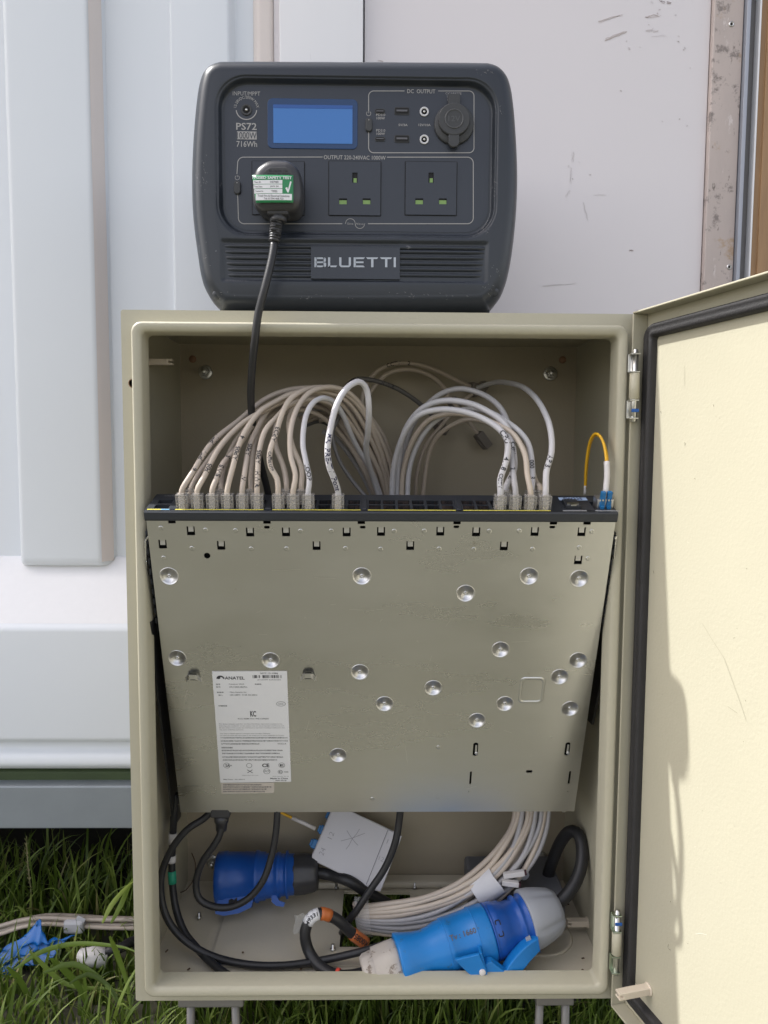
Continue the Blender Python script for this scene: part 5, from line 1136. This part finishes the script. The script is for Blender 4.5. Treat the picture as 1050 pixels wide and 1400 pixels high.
# ============================================================ yellow fibre lead at the right end
fb = empty('fibre_lead', sw(sfp[1][0], -.02, -.015), 'yellow fibre lead with white sleeve arching at the right end of the switch', 'cable')
mb = MB(); tube(mb, cat_rom(W([(800, 668, .035), (801, 640, .030), (804, 615, .022), (808, 600, .014), (814, 593, .006), (820, 596, .0), (825, 606, -.006), (828, 620, -.012), (829, 634, -.016)]), .003), .0014, 10)
tube(mb, cat_rom(W([(800.6, 668, .038), (802, 640, .033), (805, 615, .025), (809.5, 600, .017), (815, 594.5, .009), (821, 598, .003), (826, 608, -.003), (829.4, 622, -.010), (830.3, 634, -.015)]), .003), .0014, 10); mb.build('jacket', M['fibre'], fb)
mb = MB(); tube(mb, cat_rom(W([(829.5, 631, -.015), (830, 650, -.018), (828, 674, -.021)]), .003), .0029, 12); mb.build('sleeve', M['white_plastic'], fb)
mb = MB(); tube(mb, cat_rom(W([(800, 664, .034), (799.5, 676, .035)]), .002), .0014, 8); mb.build('far_connector', M['white_plastic'], fb)
c = at(828, 684, -.022); mb = MB()
for s in (-1, 1): mb.box(c+EX*s*.0031-DN*.001, (.0045, .016, .0048), R=RS, b=.0006); mb.box(c+EX*s*.0031+DN*.008+EN*.003, (.0036, .006, .0016), R=RS, b=.0004)
mb.box(c+DN*.0105+EN*.0045-EX*.003, (.012, .003, .003), R=RS, b=.0006); mb.build('connector', M['blue_lc'], fb)

# ============================================================ lower compartment
# grey junction box with the thick black loop
jb = empty('junction_box', at(710, 1250, .13), 'dark grey junction box on the floor behind the taped white bundle', 'junction box')
zc = at(762, 1195, .155)[2]; x1 = at(762, 1200, .15)[0]; x0 = at(640, 1200, .15)[0]
mb = MB(); mb.box(((x0+x1)/2, .150, .005+zc/2), (x1-x0, .085, zc-.002), b=.004); jo = mb.build('box_body', M['jbox'], jb)
for px, py in ((716, 1196), (675, 1232)):
    mb = MB(); p = at(px, py, .107); lathe(mb, p+np.array([0, .0005, 0]), (0, -1, 0), [(0, .0065), (.0012, .0065), (.0016, .0055), (.0010, .0045), (.0010, .0001)], 20); mb.build('lid_screw', M['cap_grey'], jb)
bk = empty('black_cable', at(760, 1240, .09), 'thick black rubber cable looping over from the junction box into the grey plug cap', 'cable')
mb = MB(); tube(mb, cat_rom(W([(745, 1212, .15), (755, 1178, .145), (766, 1152, .14), (779, 1137, .13), (791, 1141, .118), (796, 1162, .105), (793, 1190, .092), (782, 1214, .082), (764, 1234, .075), (748, 1242, .07)]), .004), .0072, 14); mb.build('jacket', M['rubber'], bk)
# white strapped data bundle
wb = empty('cable_bundle', at(620, 1270, .10), 'thick taped bundle of white and grey data cables sweeping down from the switch', 'cable bundle')
top = [(706, 1085), (700, 1125), (683, 1157), (658, 1185), (622, 1209), (580, 1226), (535, 1236), (492, 1240)]
bot = [(752, 1085), (748, 1130), (732, 1172), (704, 1210), (664, 1244), (612, 1268), (556, 1278), (498, 1272)]
ns = 9; cols = ['cab_beige', 'cab_warm', 'cab_grey', 'cab_warm', 'cab_beige', 'cab_grey', 'cab_grey', 'cab_warm', 'cab_grey', 'cab_beige', 'cab_grey', 'cab_warm', 'cab_beige', 'cab_grey']
perm = [0, 1, 4, 2, 3, 6, 5, 8, 7]
for i in range(14):
    back = i >= ns; f0 = (i if not back else (i-ns)+1.5)/(ns-1); f1 = (perm[i] if not back else (i-ns)*1.3+1.5)/(ns-1); P = []
    for k in range(8):
        f = f0+(f1-f0)*min(1, max(0, (k-1)/4.)); f += .03*math.sin(k*1.7+i*2.1); (ax, ay), (bx, by) = top[k], bot[k]
        Y = (.135, .125, .112, .100, .092, .090, .094, .098)[k]+(.010 if back else 0)-.004*math.sin(math.pi*f)
        P.append(at(ax+(bx-ax)*f, ay+(by-ay)*f, Y))
    e = P[-1]; P += [e+np.array([-.006, .010, -.003]), e+np.array([-.004, .024, -.018]), e+np.array([.004, .028, -.05])]
    mb = MB(); tube(mb, cat_rom(P, .005), .0031, 10); mb.build('cable', M[cols[i]], wb)
mb = MB(); q = [(641, 1206), (671, 1189), (689, 1214), (663, 1237)]      # tape round the bundle
ns_ = 14; Ls = []
A0, A1, B0, B1 = at(640, 1203, .096), at(669, 1185, .098), at(661, 1243, .092), at(692, 1219, .094)
for t in (0, .33, .66, 1):
    a, b = A0+(A1-A0)*t, B0+(B1-B0)*t; c = (a+b)/2; hx = (b-a)/2; d = np.array([0, 1, 0.]); Ls.append([c+hx*math.cos(k/ns_*2*math.pi)*1.05+d*(.0165*math.sin(k/ns_*2*math.pi)+.004) + (A1-A0)*.04*math.sin(k*1.3) for k in range(ns_)])
loops_mesh(mb, Ls); mb.build('tape', M['tape_white'], wb)
mb = MB(); Ls = []
a, b = at(494, 1232, .096), at(500, 1280, .094)      # clear film round the end of the bundle
for t in (-.5, .0, .5):
    c = (a+b)/2+np.array([t*.016, 0, 0]); hx = (b-a)/2; Ls.append([c+hx*math.cos(k/16*2*math.pi)*(1.07+.05*math.sin(5*k+t))+np.array([0, .014*math.sin(k/16*2*math.pi)+.004, 0]) for k in range(16)])
loops_mesh(mb, Ls); mb.build('clear_film', M['film'], wb)
# two small white plugs with dark sockets resting on the junction box
tp = empty('white_connector', at(700, 1212, .09), 'pair of small white plugs with dark ends resting against the junction box', 'connector')
for (a, b, c_, d_) in (((688, 1197), (717, 1191), 6, 0), ((686, 1206), (709, 1207), 6, 1)):
    p, q = at(a[0], a[1], .094-.004*d_), at(b[0], b[1]+2, .092-.004*d_); dd, u_, v_ = basis(q-p); R = np.stack([dd, u_, v_], 1)
    mb = MB(); mb.box((p+q)/2, (np.linalg.norm(q-p), .0062, .0058), R=R, b=.0006); mb.build('body', M['white_plastic'], tp)
    mb = MB(); mb.box(q+dd*.0012, (.0024, .0048, .0046), R=R, b=.0004); mb.build('end_cap', M['maroon'] if 'maroon' in M else mat('maroon_end', (.06, .02, .03), .5), tp)

def axis_frame(p, q):
    d = (q-p)/np.linalg.norm(q-p); up = np.cross(np.cross(d, (CAM-p)), d); up /= np.linalg.norm(up)   # toward camera
    side = np.cross(d, up); return d, up, side
def prof_px(p, q, x0, x1, rows):
    """rows: (px position along the axis, px radius) -> (t, r) metres"""
    L = np.linalg.norm(q-p); k = L/(x1-x0); return [((x-x0)*k, r*k*.97) for x, r in rows]
# bright blue coupler
A, B = at(520, 1324, .027), at(757, 1245, .070); px_len = math.hypot(237, 79)
bc = empty('blue_coupler', (A+B)/2-np.array([0, 0, .03]), 'bright blue mains coupler with open flap and grubby beige gland, lying across the cabinet front', 'coupler')
d, up, side = axis_frame(A, B); K_ = np.linalg.norm(B-A)/px_len
def LP(rows): return [(x*K_, r*K_) for x, r in rows]
mb = MB(); lathe(mb, A, d, LP([(25, 30), (26, 34.5), (28, 35), (38, 32.5), (50, 29.5), (62, 28.5), (72, 30), (82, 33), (88, 33.5), (92, 35), (97, 35.6), (98, 35), (130, 36), (131, 37), (134, 37.3), (150, 37.3), (152, 36.4), (152, 31)]), 48)
body = mb.build('coupler_body', M['blue_light'], bc)
for x, r0 in ((90, 34.2), (131, 36.8)):
    mb = MB(); lathe(mb, A, d, LP([(x, r0), (x+.5, r0+.9), (x+1.4, r0+.9), (x+2, r0)]), 48); mb.build('moulded_ring', M['blue_light'], body)
mb = MB(); lathe(mb, A, d, LP([(-24, 13), (-24, 20), (-20, 23), (-9, 24.5), (-8, 24), (-7, 27.5), (22, 29.5), (26, 28)]), 48, mod=lambda t, a: 1-.04*abs(math.sin(6*a)) if t < -7.5*K_ else 1-.07*abs(math.sin(3*a))**2)
mb.build('gland', M['gland_beige'], bc)
mb = MB(); fr_t = (d, np.cross(up, d), up)
text_pos = A+d*112*K_+up*(36*K_)+fr_t[1]*.006
text(mb, 'Tv : 1660', text_pos, fr_t, .030, .0058, lift=.0001, bold=.02); V = []
for p in mb.v:
    r = np.array(p)-A; t = np.dot(r, d); y = np.dot(r, fr_t[1]); R0 = 36.2*K_; a = y/R0; V.append(A+d*t+up*(R0*math.cos(a))+fr_t[1]*(R0*math.sin(a)))
mb.v = [tuple(v) for v in V]; mb.build('handwriting', M['ink_soft'], body)
dn = -fr_t[1] if fr_t[1][2] > 0 else fr_t[1]
def pslab(name, pts, Ya, Yb, m, par, bev=.0008):
    P0 = [at(x, y, Ya) for x, y in pts]; P1 = [p+np.array([0, Yb-Ya, 0]) for p in P0]; mb = MB(); k = len(pts)
    mb.add(P0+P1, [tuple(range(k))[::-1], tuple(range(k, 2*k))]+[(i, (i+1) % k, k+(i+1) % k, k+i) for i in range(k)], False); o = mb.build(name, m, par)
    md = o.modifiers.new('bevel', 'BEVEL'); md.width = bev; md.segments = 2; return o
pslab('hinge_bracket', [(622, 1313), (655, 1305), (664, 1324), (668, 1338), (655, 1341), (640, 1331)], .006, .010, M['blue_light'], body)
pslab('hinge_bracket', [(628, 1309), (658, 1301), (668, 1318), (672, 1336), (659, 1338), (645, 1327)], .022, .026, M['blue_light'], body)
pslab('hinge_web', [(655, 1303), (659, 1303), (669, 1337), (665, 1338)], .009, .024, M['blue_light'], body)
pslab('flap_arm', [(664, 1319), (668, 1316), (673, 1316), (690, 1329), (703, 1342), (704, 1350), (688, 1350), (676, 1342), (666, 1332)], .010, .020, M['blue_light'], bc)
mb = MB(); lathe(mb, at(659.5, 1329, .006), (0, -1, .15), [(-.001, .0034), (.0014, .0034), (.0020, .0026), (.0021, .0001)], 18); mb.build('pin', M['white_plastic'], body)
P = cat_rom([at(692, 1346, .010), at(702, 1329, .013), (at(718, 1309, .019)), at(732, 1296, .026), at(737, 1292, .029)], .004); V = []
for i, p in enumerate(P):
    t = np.gradient(P, axis=0)[i]; t /= np.linalg.norm(t); nrm = np.cross(t, (0, 1, 0)); nrm /= np.linalg.norm(nrm); w_ = .0070+.0012*math.sin(math.pi*i/(len(P)-1))
    V += [p+nrm*w_, p-nrm*w_, p-nrm*w_*.9+np.array([0, .016, 0]), p+nrm*w_*.9+np.array([0, .016, 0])]
mb = MB(); n_ = len(P); mb.add(V, [(4*i+k, 4*i+(k+1) % 4, 4*i+4+(k+1) % 4, 4*i+4+k) for i in range(n_-1) for k in range(4)]+[(0, 1, 2, 3), tuple(4*(n_-1)+k for k in (3, 2, 1, 0))], False); lid = mb.build('flap_lid', M['blue_light'], bc)
md = lid.modifiers.new('bevel', 'BEVEL'); md.width = .0014; md.segments = 2; md.limit_method = 'ANGLE'
pslab('flap_catch', [(719, 1285), (725, 1281), (729, 1290), (722, 1293)], .030, .034, M['cap_grey'], bc, .0003)
# deep blue plug with the grey cap, pushed into the coupler
bp_ = empty('blue_plug', at(740, 1270, .09), 'deep blue mains plug with light grey cap, pushed into the bright blue coupler', 'plug')
mb = MB(); lathe(mb, A, d, LP([(152, 32), (153.5, 37), (155, 36.8), (156, 35.4), (157.5, 36.2), (165, 36), (167, 34.5), (175, 34), (177, 31.5), (190, 30.5), (193, 30), (195, 34), (197, 34.5), (199, 32.5), (203, 32), (205, 34.5), (217, 34), (218, 28)]), 48); pb = mb.build('plug_body', M['blue_dark'], bp_)
pslab('latch_hook', [(700, 1290), (708, 1288), (718, 1290), (722, 1296), (716, 1300), (707, 1298)], .034, .042, M['blue_dark'], bp_)
mb = MB(); c = A+d*161*K_+up*35.8*K_-fr_t[1]*0
ribbon(mb, [(x, y) for x, y in rrect(-3.0*K_, 3.0*K_, -9*K_, 10*K_, 1.5*K_, 3)], .0011, (d, fr_t[1], up), 0, closed=True); mb.v = [tuple(np.array(p)+c) for p in mb.v]; mb.build('moulded_slot', M['hole'], pb)
mb = MB(); lathe(mb, A, d, LP([(207, 36), (207, 38), (209, 38.8), (222, 37.5), (236, 34), (248, 30), (256, 24), (258, 16), (257, 11), (252, 9)]), 64, mod=lambda t, a: 1-.07*(max(0, math.cos(5*a+.6))**8)*(1 if t > 220*K_ else 0)); mb.build('cap', M['cap_grey'], bp_)
# deep blue connector at the left
A2, B2 = at(297, 1201, .150), at(436, 1193, .155)
bs = empty('blue_socket', (A2+B2)/2-np.array([0, 0, .03]), 'deep blue mains socket with black gland, lying at the back left of the cabinet floor', 'socket')
K2 = np.linalg.norm(B2-A2)/139.3; d2 = (B2-A2)/np.linalg.norm(B2-A2)
def L2(rows): return [(x*K2, r*K2) for x, r in rows]
mb = MB(); lathe(mb, A2, d2, L2([(0, 27), (0, 32), (2, 34), (14, 34.3), (15, 33.2), (52, 31.5), (53, 33), (57, 33), (58, 31), (66, 30.5), (67, 28.5), (82, 28), (83, 29.5), (86, 29), (88, 27), (94, 26.5), (95, 30.5), (97, 30.5), (98, 26.5), (106, 26), (107, 23)]), 48); sb = mb.build('socket_body', M['blue_dark'], bs)
mb = MB(); lathe(mb, A2, d2, L2([(104, 22), (104, 25), (107, 26.5), (120, 26), (133, 23.5), (138, 21), (139, 13), (137, 10)]), 36, mod=lambda t, a: 1+.03*math.cos(8*a)); mb.build('gland', M['plug'], bs)
dd, up2, sd2 = axis_frame(A2, B2); dn2 = np.cross(up2, d2); dn2 = dn2 if dn2[2] < 0 else -dn2
def slab2(name, pts, h0, h1, m, par):
    P0 = [A2+d2*x*K2+dn2*y*K2+up2*h0*K2 for x, y in pts]; P1 = [A2+d2*x*K2+dn2*y*K2+up2*h1*K2 for x, y in pts]; mb = MB(); k = len(pts)
    mb.add(P0+P1, [tuple(range(k))[::-1], tuple(range(k, 2*k))]+[(i, (i+1) % k, k+(i+1) % k, k+i) for i in range(k)], False); return mb.build(name, m, par)
slab2('flap', [(6, 26), (50, 18), (52, 30), (50, 37), (34, 43), (14, 45), (3, 42), (2, 32)], 12, 22, M['blue_dark'], bs)
slab2('latch_hook', [(76, 24), (82, 24), (86, 31), (94, 34), (92, 39), (82, 37), (76, 32)], 6, 14, M['blue_dark'], bs)
slab2('latch_slot', [(20, 27), (24, 25), (27, 27), (31, 24), (32, 33), (20, 35)], 22, 22.5, M['hole'], bs)
mb = MB(); c = A2+d2*76*K2+up2*30*K2+dn2*(-12)*K2; R = np.stack([d2, dn2, up2], 1); ribbon(mb, rrect(-.0025, .0025, -.006, .006, .002, 3), .0010, (d2, dn2, up2), 0, closed=True); mb.v = [tuple(np.array(p)+c) for p in mb.v]; mb.build('moulded_slot', M['blue_dark'], sb)
bx = empty('black_cable', at(480, 1210, .15), 'thick black cable running from the black gland behind the white box into the floor opening', 'cable')
mb = MB(); tube(mb, cat_rom(W([(430, 1193, .155), (450, 1196, .155), (478, 1205, .142), (505, 1222, .146), (530, 1236, .15)])+[at(545, 1250, .155), at(548, 1270, .165)], .004), .0068, 14); mb.build('jacket', M['rubber'], bx)
M['pencil'] = mat('pencil', (.26, .25, .27), .6)
# white optical terminal box
tb = empty('terminal_box', at(480, 1215, .15), 'white optical terminal box leaning against the back panel, pencil marks on its lid', 'terminal box')
cs = [at(424, 1175, .150), at(520, 1221, .140), at(562, 1147, .170), at(466, 1102, .180)]
ex = (cs[1]-cs[0]); wx = np.linalg.norm(ex); ex /= wx; ey = cs[3]-cs[0]; ey -= ex*np.dot(ex, ey); hy = np.linalg.norm(ey); ey /= hy; en = np.cross(ex, ey); en = en if en[1] < 0 else -en
mb = MB(); prism(mb, rrect(0, wx, 0, hy, .006), (ex, ey, en), cs[0], -.020, 0, .0018, smooth=False); tbo = mb.build('box_body', M['box_white'], tb)
mb = MB(); prism(mb, [(wx*.800, .0015), (wx*.993, .0015), (wx*.993, hy-.0015), (wx*.800, hy-.0015)], (ex, ey, en), cs[0], 0, .0012, .0004); mb.build('lid_band', M['box_white'], tbo)
mb = MB(); fr_ = (ex, ey, en)
ribbon(mb, [(wx*.792, .002), (wx*.792, hy-.002)], .0006, fr_, .0001); mb.v = [tuple(np.array(p)+cs[0]) for p in mb.v]; mb.build('lid_seam', M['ink_soft'], tbo)
mb = MB(); fr2 = (ey, -ex, en)
text(mb, '12', cs[0]+ex*.012+ey*.035, fr2, .008, .0060, bold=-.02, lift=.0003); text(mb, '24', cs[0]+ex*.010+ey*.014, fr2, .008, .0062, bold=-.02, lift=.0003)
c = cs[0]+ex*wx*.40+ey*hy*.62
for a0_, a1_ in (((-.012, -.010), (.012, .010)), ((-.010, .004), (.0, -.002)), ((.0, -.002), (.010, -.006)), ((.0, -.002), (.004, .012)), ((-.002, -.016), (.0, -.002))):
    n0 = len(mb.v); ribbon(mb, [a0_, ((a0_[0]+a1_[0])/2+.0006, (a0_[1]+a1_[1])/2-.0006), a1_], .0005, fr_, .0003); mb.v[n0:] = [tuple(np.array(p)+c) for p in mb.v[n0:]]
for t_s, xx, yy in (('12', .85, .50), ('11', .87, .80)): text(mb, t_s, cs[0]+ex*wx*xx+ey*hy*yy+en*.0013, fr_, .006, .005, bold=-.02, lift=.0002)
mb.build('pencil_marks', M['pencil'], tbo)
for k in range(3):
    p = cs[0]+(cs[3]-cs[0])*(.25+.26*k)-ex*.0035-en*.010; mb = MB(); mb.box(p, (.009, .011, .012), R=np.stack([ex, ey, en], 1), b=.0008); mb.box(p-ex*.005, (.004, .008, .008), R=np.stack([ex, ey, en], 1), b=.0006); mb.build('coupler', M['blue_cyan'] if 'blue_cyan' in M else M['blue_lc'], tb)
# fibre into the box
f2 = empty('fibre_lead', at(410, 1125, .15), 'short yellow and white fibre lead entering the white terminal box', 'cable')
mb = MB(); tube(mb, cat_rom(W([(360, 1090, .155), (380, 1108, .15), (401, 1119, .15)]), .004), .0017, 8); mb.build('jacket', M['fibre'], f2)
mb = MB(); tube(mb, W([(399, 1118, .15), (415, 1125, .15), (431, 1133, .15)]), .0024, 10); mb.build('sleeve', M['white_plastic'], f2)
# black power leads
def blk(label, pts, r, parts=(), m='rubber', extra=None):
    P = W(pts)+(extra or []); t = empty('power_cable', P[0], label, 'cable', None); path = cat_rom(P, .004); mb = MB(); tube(mb, path, r, 12); mb.build('jacket', M[m], t)
    L = np.r_[0, np.cumsum(np.linalg.norm(np.diff(path, axis=0), axis=1))]
    for nm, s0, s1, mm, k in parts:
        ss = np.linspace(max(s0, .0002), min(s1, L[-1]-.0002), max(4, int((s1-s0)/.003))); sub = np.stack([np.interp(ss, L, path[:, j]) for j in range(3)], 1); mb = MB(); tube(mb, sub, r*k, 14); mb.build(nm, M[mm], t)
    return t, path
t, P = blk('black mains lead with moulded plug under the switch, looping round the deep blue socket', [(303, 1100, .090), (302, 1135, .085), (293, 1155, .082), (277, 1178, .08), (268, 1205, .078), (272, 1228, .075), (290, 1239, .072), (315, 1240, .070), (340, 1228, .070), (359, 1205, .072), (370, 1175, .076), (377, 1140, .08), (380, 1095, .085)], .0039)
mb = MB(); c = at(303, 1114, .088); mb.box(c+np.array([0, 0, .006]), (.022, .018, .012), b=.002); lathe(mb, c, (-.03, 0, -1), [(0, .0085), (.008, .0080), (.0085, .0068), (.018, .0060), (.0185, .0045)], 20); mb.build('moulded_plug', M['plug'], t)
blk('long black lead making the widest loop along the left wall and across the floor front', [(296, 1100, .092), (280, 1118, .09), (255, 1135, .085), (234, 1162, .08), (221, 1195, .075), (221, 1230, .07), (232, 1262, .062), (256, 1288, .055), (292, 1308, .05), (340, 1319, .040), (390, 1320, .038), (440, 1313, .043), (490, 1302, .044), (530, 1290, .05)], .0040)
blk('black lead with white flag label and green tape hanging down the left side', [(240, 1085, .10), (238, 1115, .10), (236, 1150, .10), (235, 1190, .098), (239, 1235, .09), (251, 1272, .075), (269, 1296, .06), (290, 1317, .042), (313, 1334, .026), (340, 1346, .014), (380, 1352, .012)], .0042, (('white_flag_label', .047, .060, 'white_plastic', 1.15), ('white_flag_label', .074, .082, 'white_plastic', 1.15), ('green_band', .092, .106, 'green_tape', 1.12)))
blk('black lead dropping straight across the white terminal box into the floor opening', [(548, 1095, .095), (546, 1120, .095), (540, 1153, .092), (526, 1187, .090), (506, 1217, .088), (488, 1244, .086), (474, 1262, .088)], .0042, extra=[at(468, 1275, .10), at(462, 1292, .13)])
t, P = blk('thick scuffed black cable with orange bands and white label, curling into the beige gland', [(500, 1290, .075), (480, 1275, .070), (462, 1258, .066), (441, 1249, .062), (425, 1255, .058), (417, 1276, .054), (422, 1300, .050), (436, 1320, .038), (458, 1333, .026), (482, 1334, .024), (512, 1326, .027)], .0062,
             (('orange_band', -.001, .022, 'orange', 1.10), ('orange_band', .058, .070, 'orange', 1.10), ('white_label_band', .072, .088, 'white_label', 1.06), ('red_cable_tie', .160, .164, 'red_tie', 1.18)))
mb = MB(); text_tube(mb, 'M9331', P, .074, .0042, .0068, True); text_tube(mb, 'R0085', P, .002, .006, .0070, False); mb.build('handwriting', M['ink'], t)
mb = MB(); p = P[int(len(P)*.955)]; mb.box(at(492, 1338, .012), (.005, .0025, .012), b=.0005); mb.build('tie_tail', M['red_tie'], t)
# scrap of clear film caught on the loop
mb = MB(); V = []
for i in range(7):
    for j in range(6): V.append(at(402+i*3.2+2*math.sin(j), 1250+j*5+2*math.sin(i*1.3), .056+.003*math.sin(i*2+j*1.5)))
mb.add(V, [(i*6+j, (i+1)*6+j, (i+1)*6+j+1, i*6+j+1) for i in range(6) for j in range(5)]); tag(mb.build('plastic_scrap', M['film']), 'scrap of clear plastic film clinging to the curl of the scuffed cable', 'plastic film')
# thin dry tendril on the floor at the left
mb = MB(); tube(mb, cat_rom(W([(262, 1166, .19), (267, 1180, .185), (266, 1196, .18), (262, 1207, .175), (254, 1217, .17), (247, 1220, .165)]), .003), .0007, 6); tag(mb.build('dry_twig', mat('dry_twig', (.10, .06, .035), .7)), 'thin dry brown tendril curling on the cabinet floor left of the deep blue socket', 'twig')
# debris specks on the floor
mb = MB()
for px, py in ((332, 1302), (258, 1325), (228, 1300), (699, 1320), (776, 1236), (797, 1310), (798, 1327), (560, 1340), (412, 1324), (680, 1310), (655, 1330)):
    p = atz(px, py, .0066); mb.box(p, (random.uniform(.002, .005), random.uniform(.001, .002), .0008), R=np.array(Matrix.Rotation(random.uniform(0, 3), 3, 'Z')))
tag(mb.build('floor_debris', mat('debris', (.10, .06, .035), .8)), 'small dark crumbs scattered on the cabinet floor', kind='stuff')

def clamp_floor(root, zmin=.0062):
    for o in [root]+list(root.children_recursive):
        if o.type != 'MESH': continue
        org = ORG[o.name]
        for v in o.data.vertices:
            if v.co.z+org[2] < zmin: v.co.z = zmin-org[2]
for r_ in (bc, bp_, bs): clamp_floor(r_)
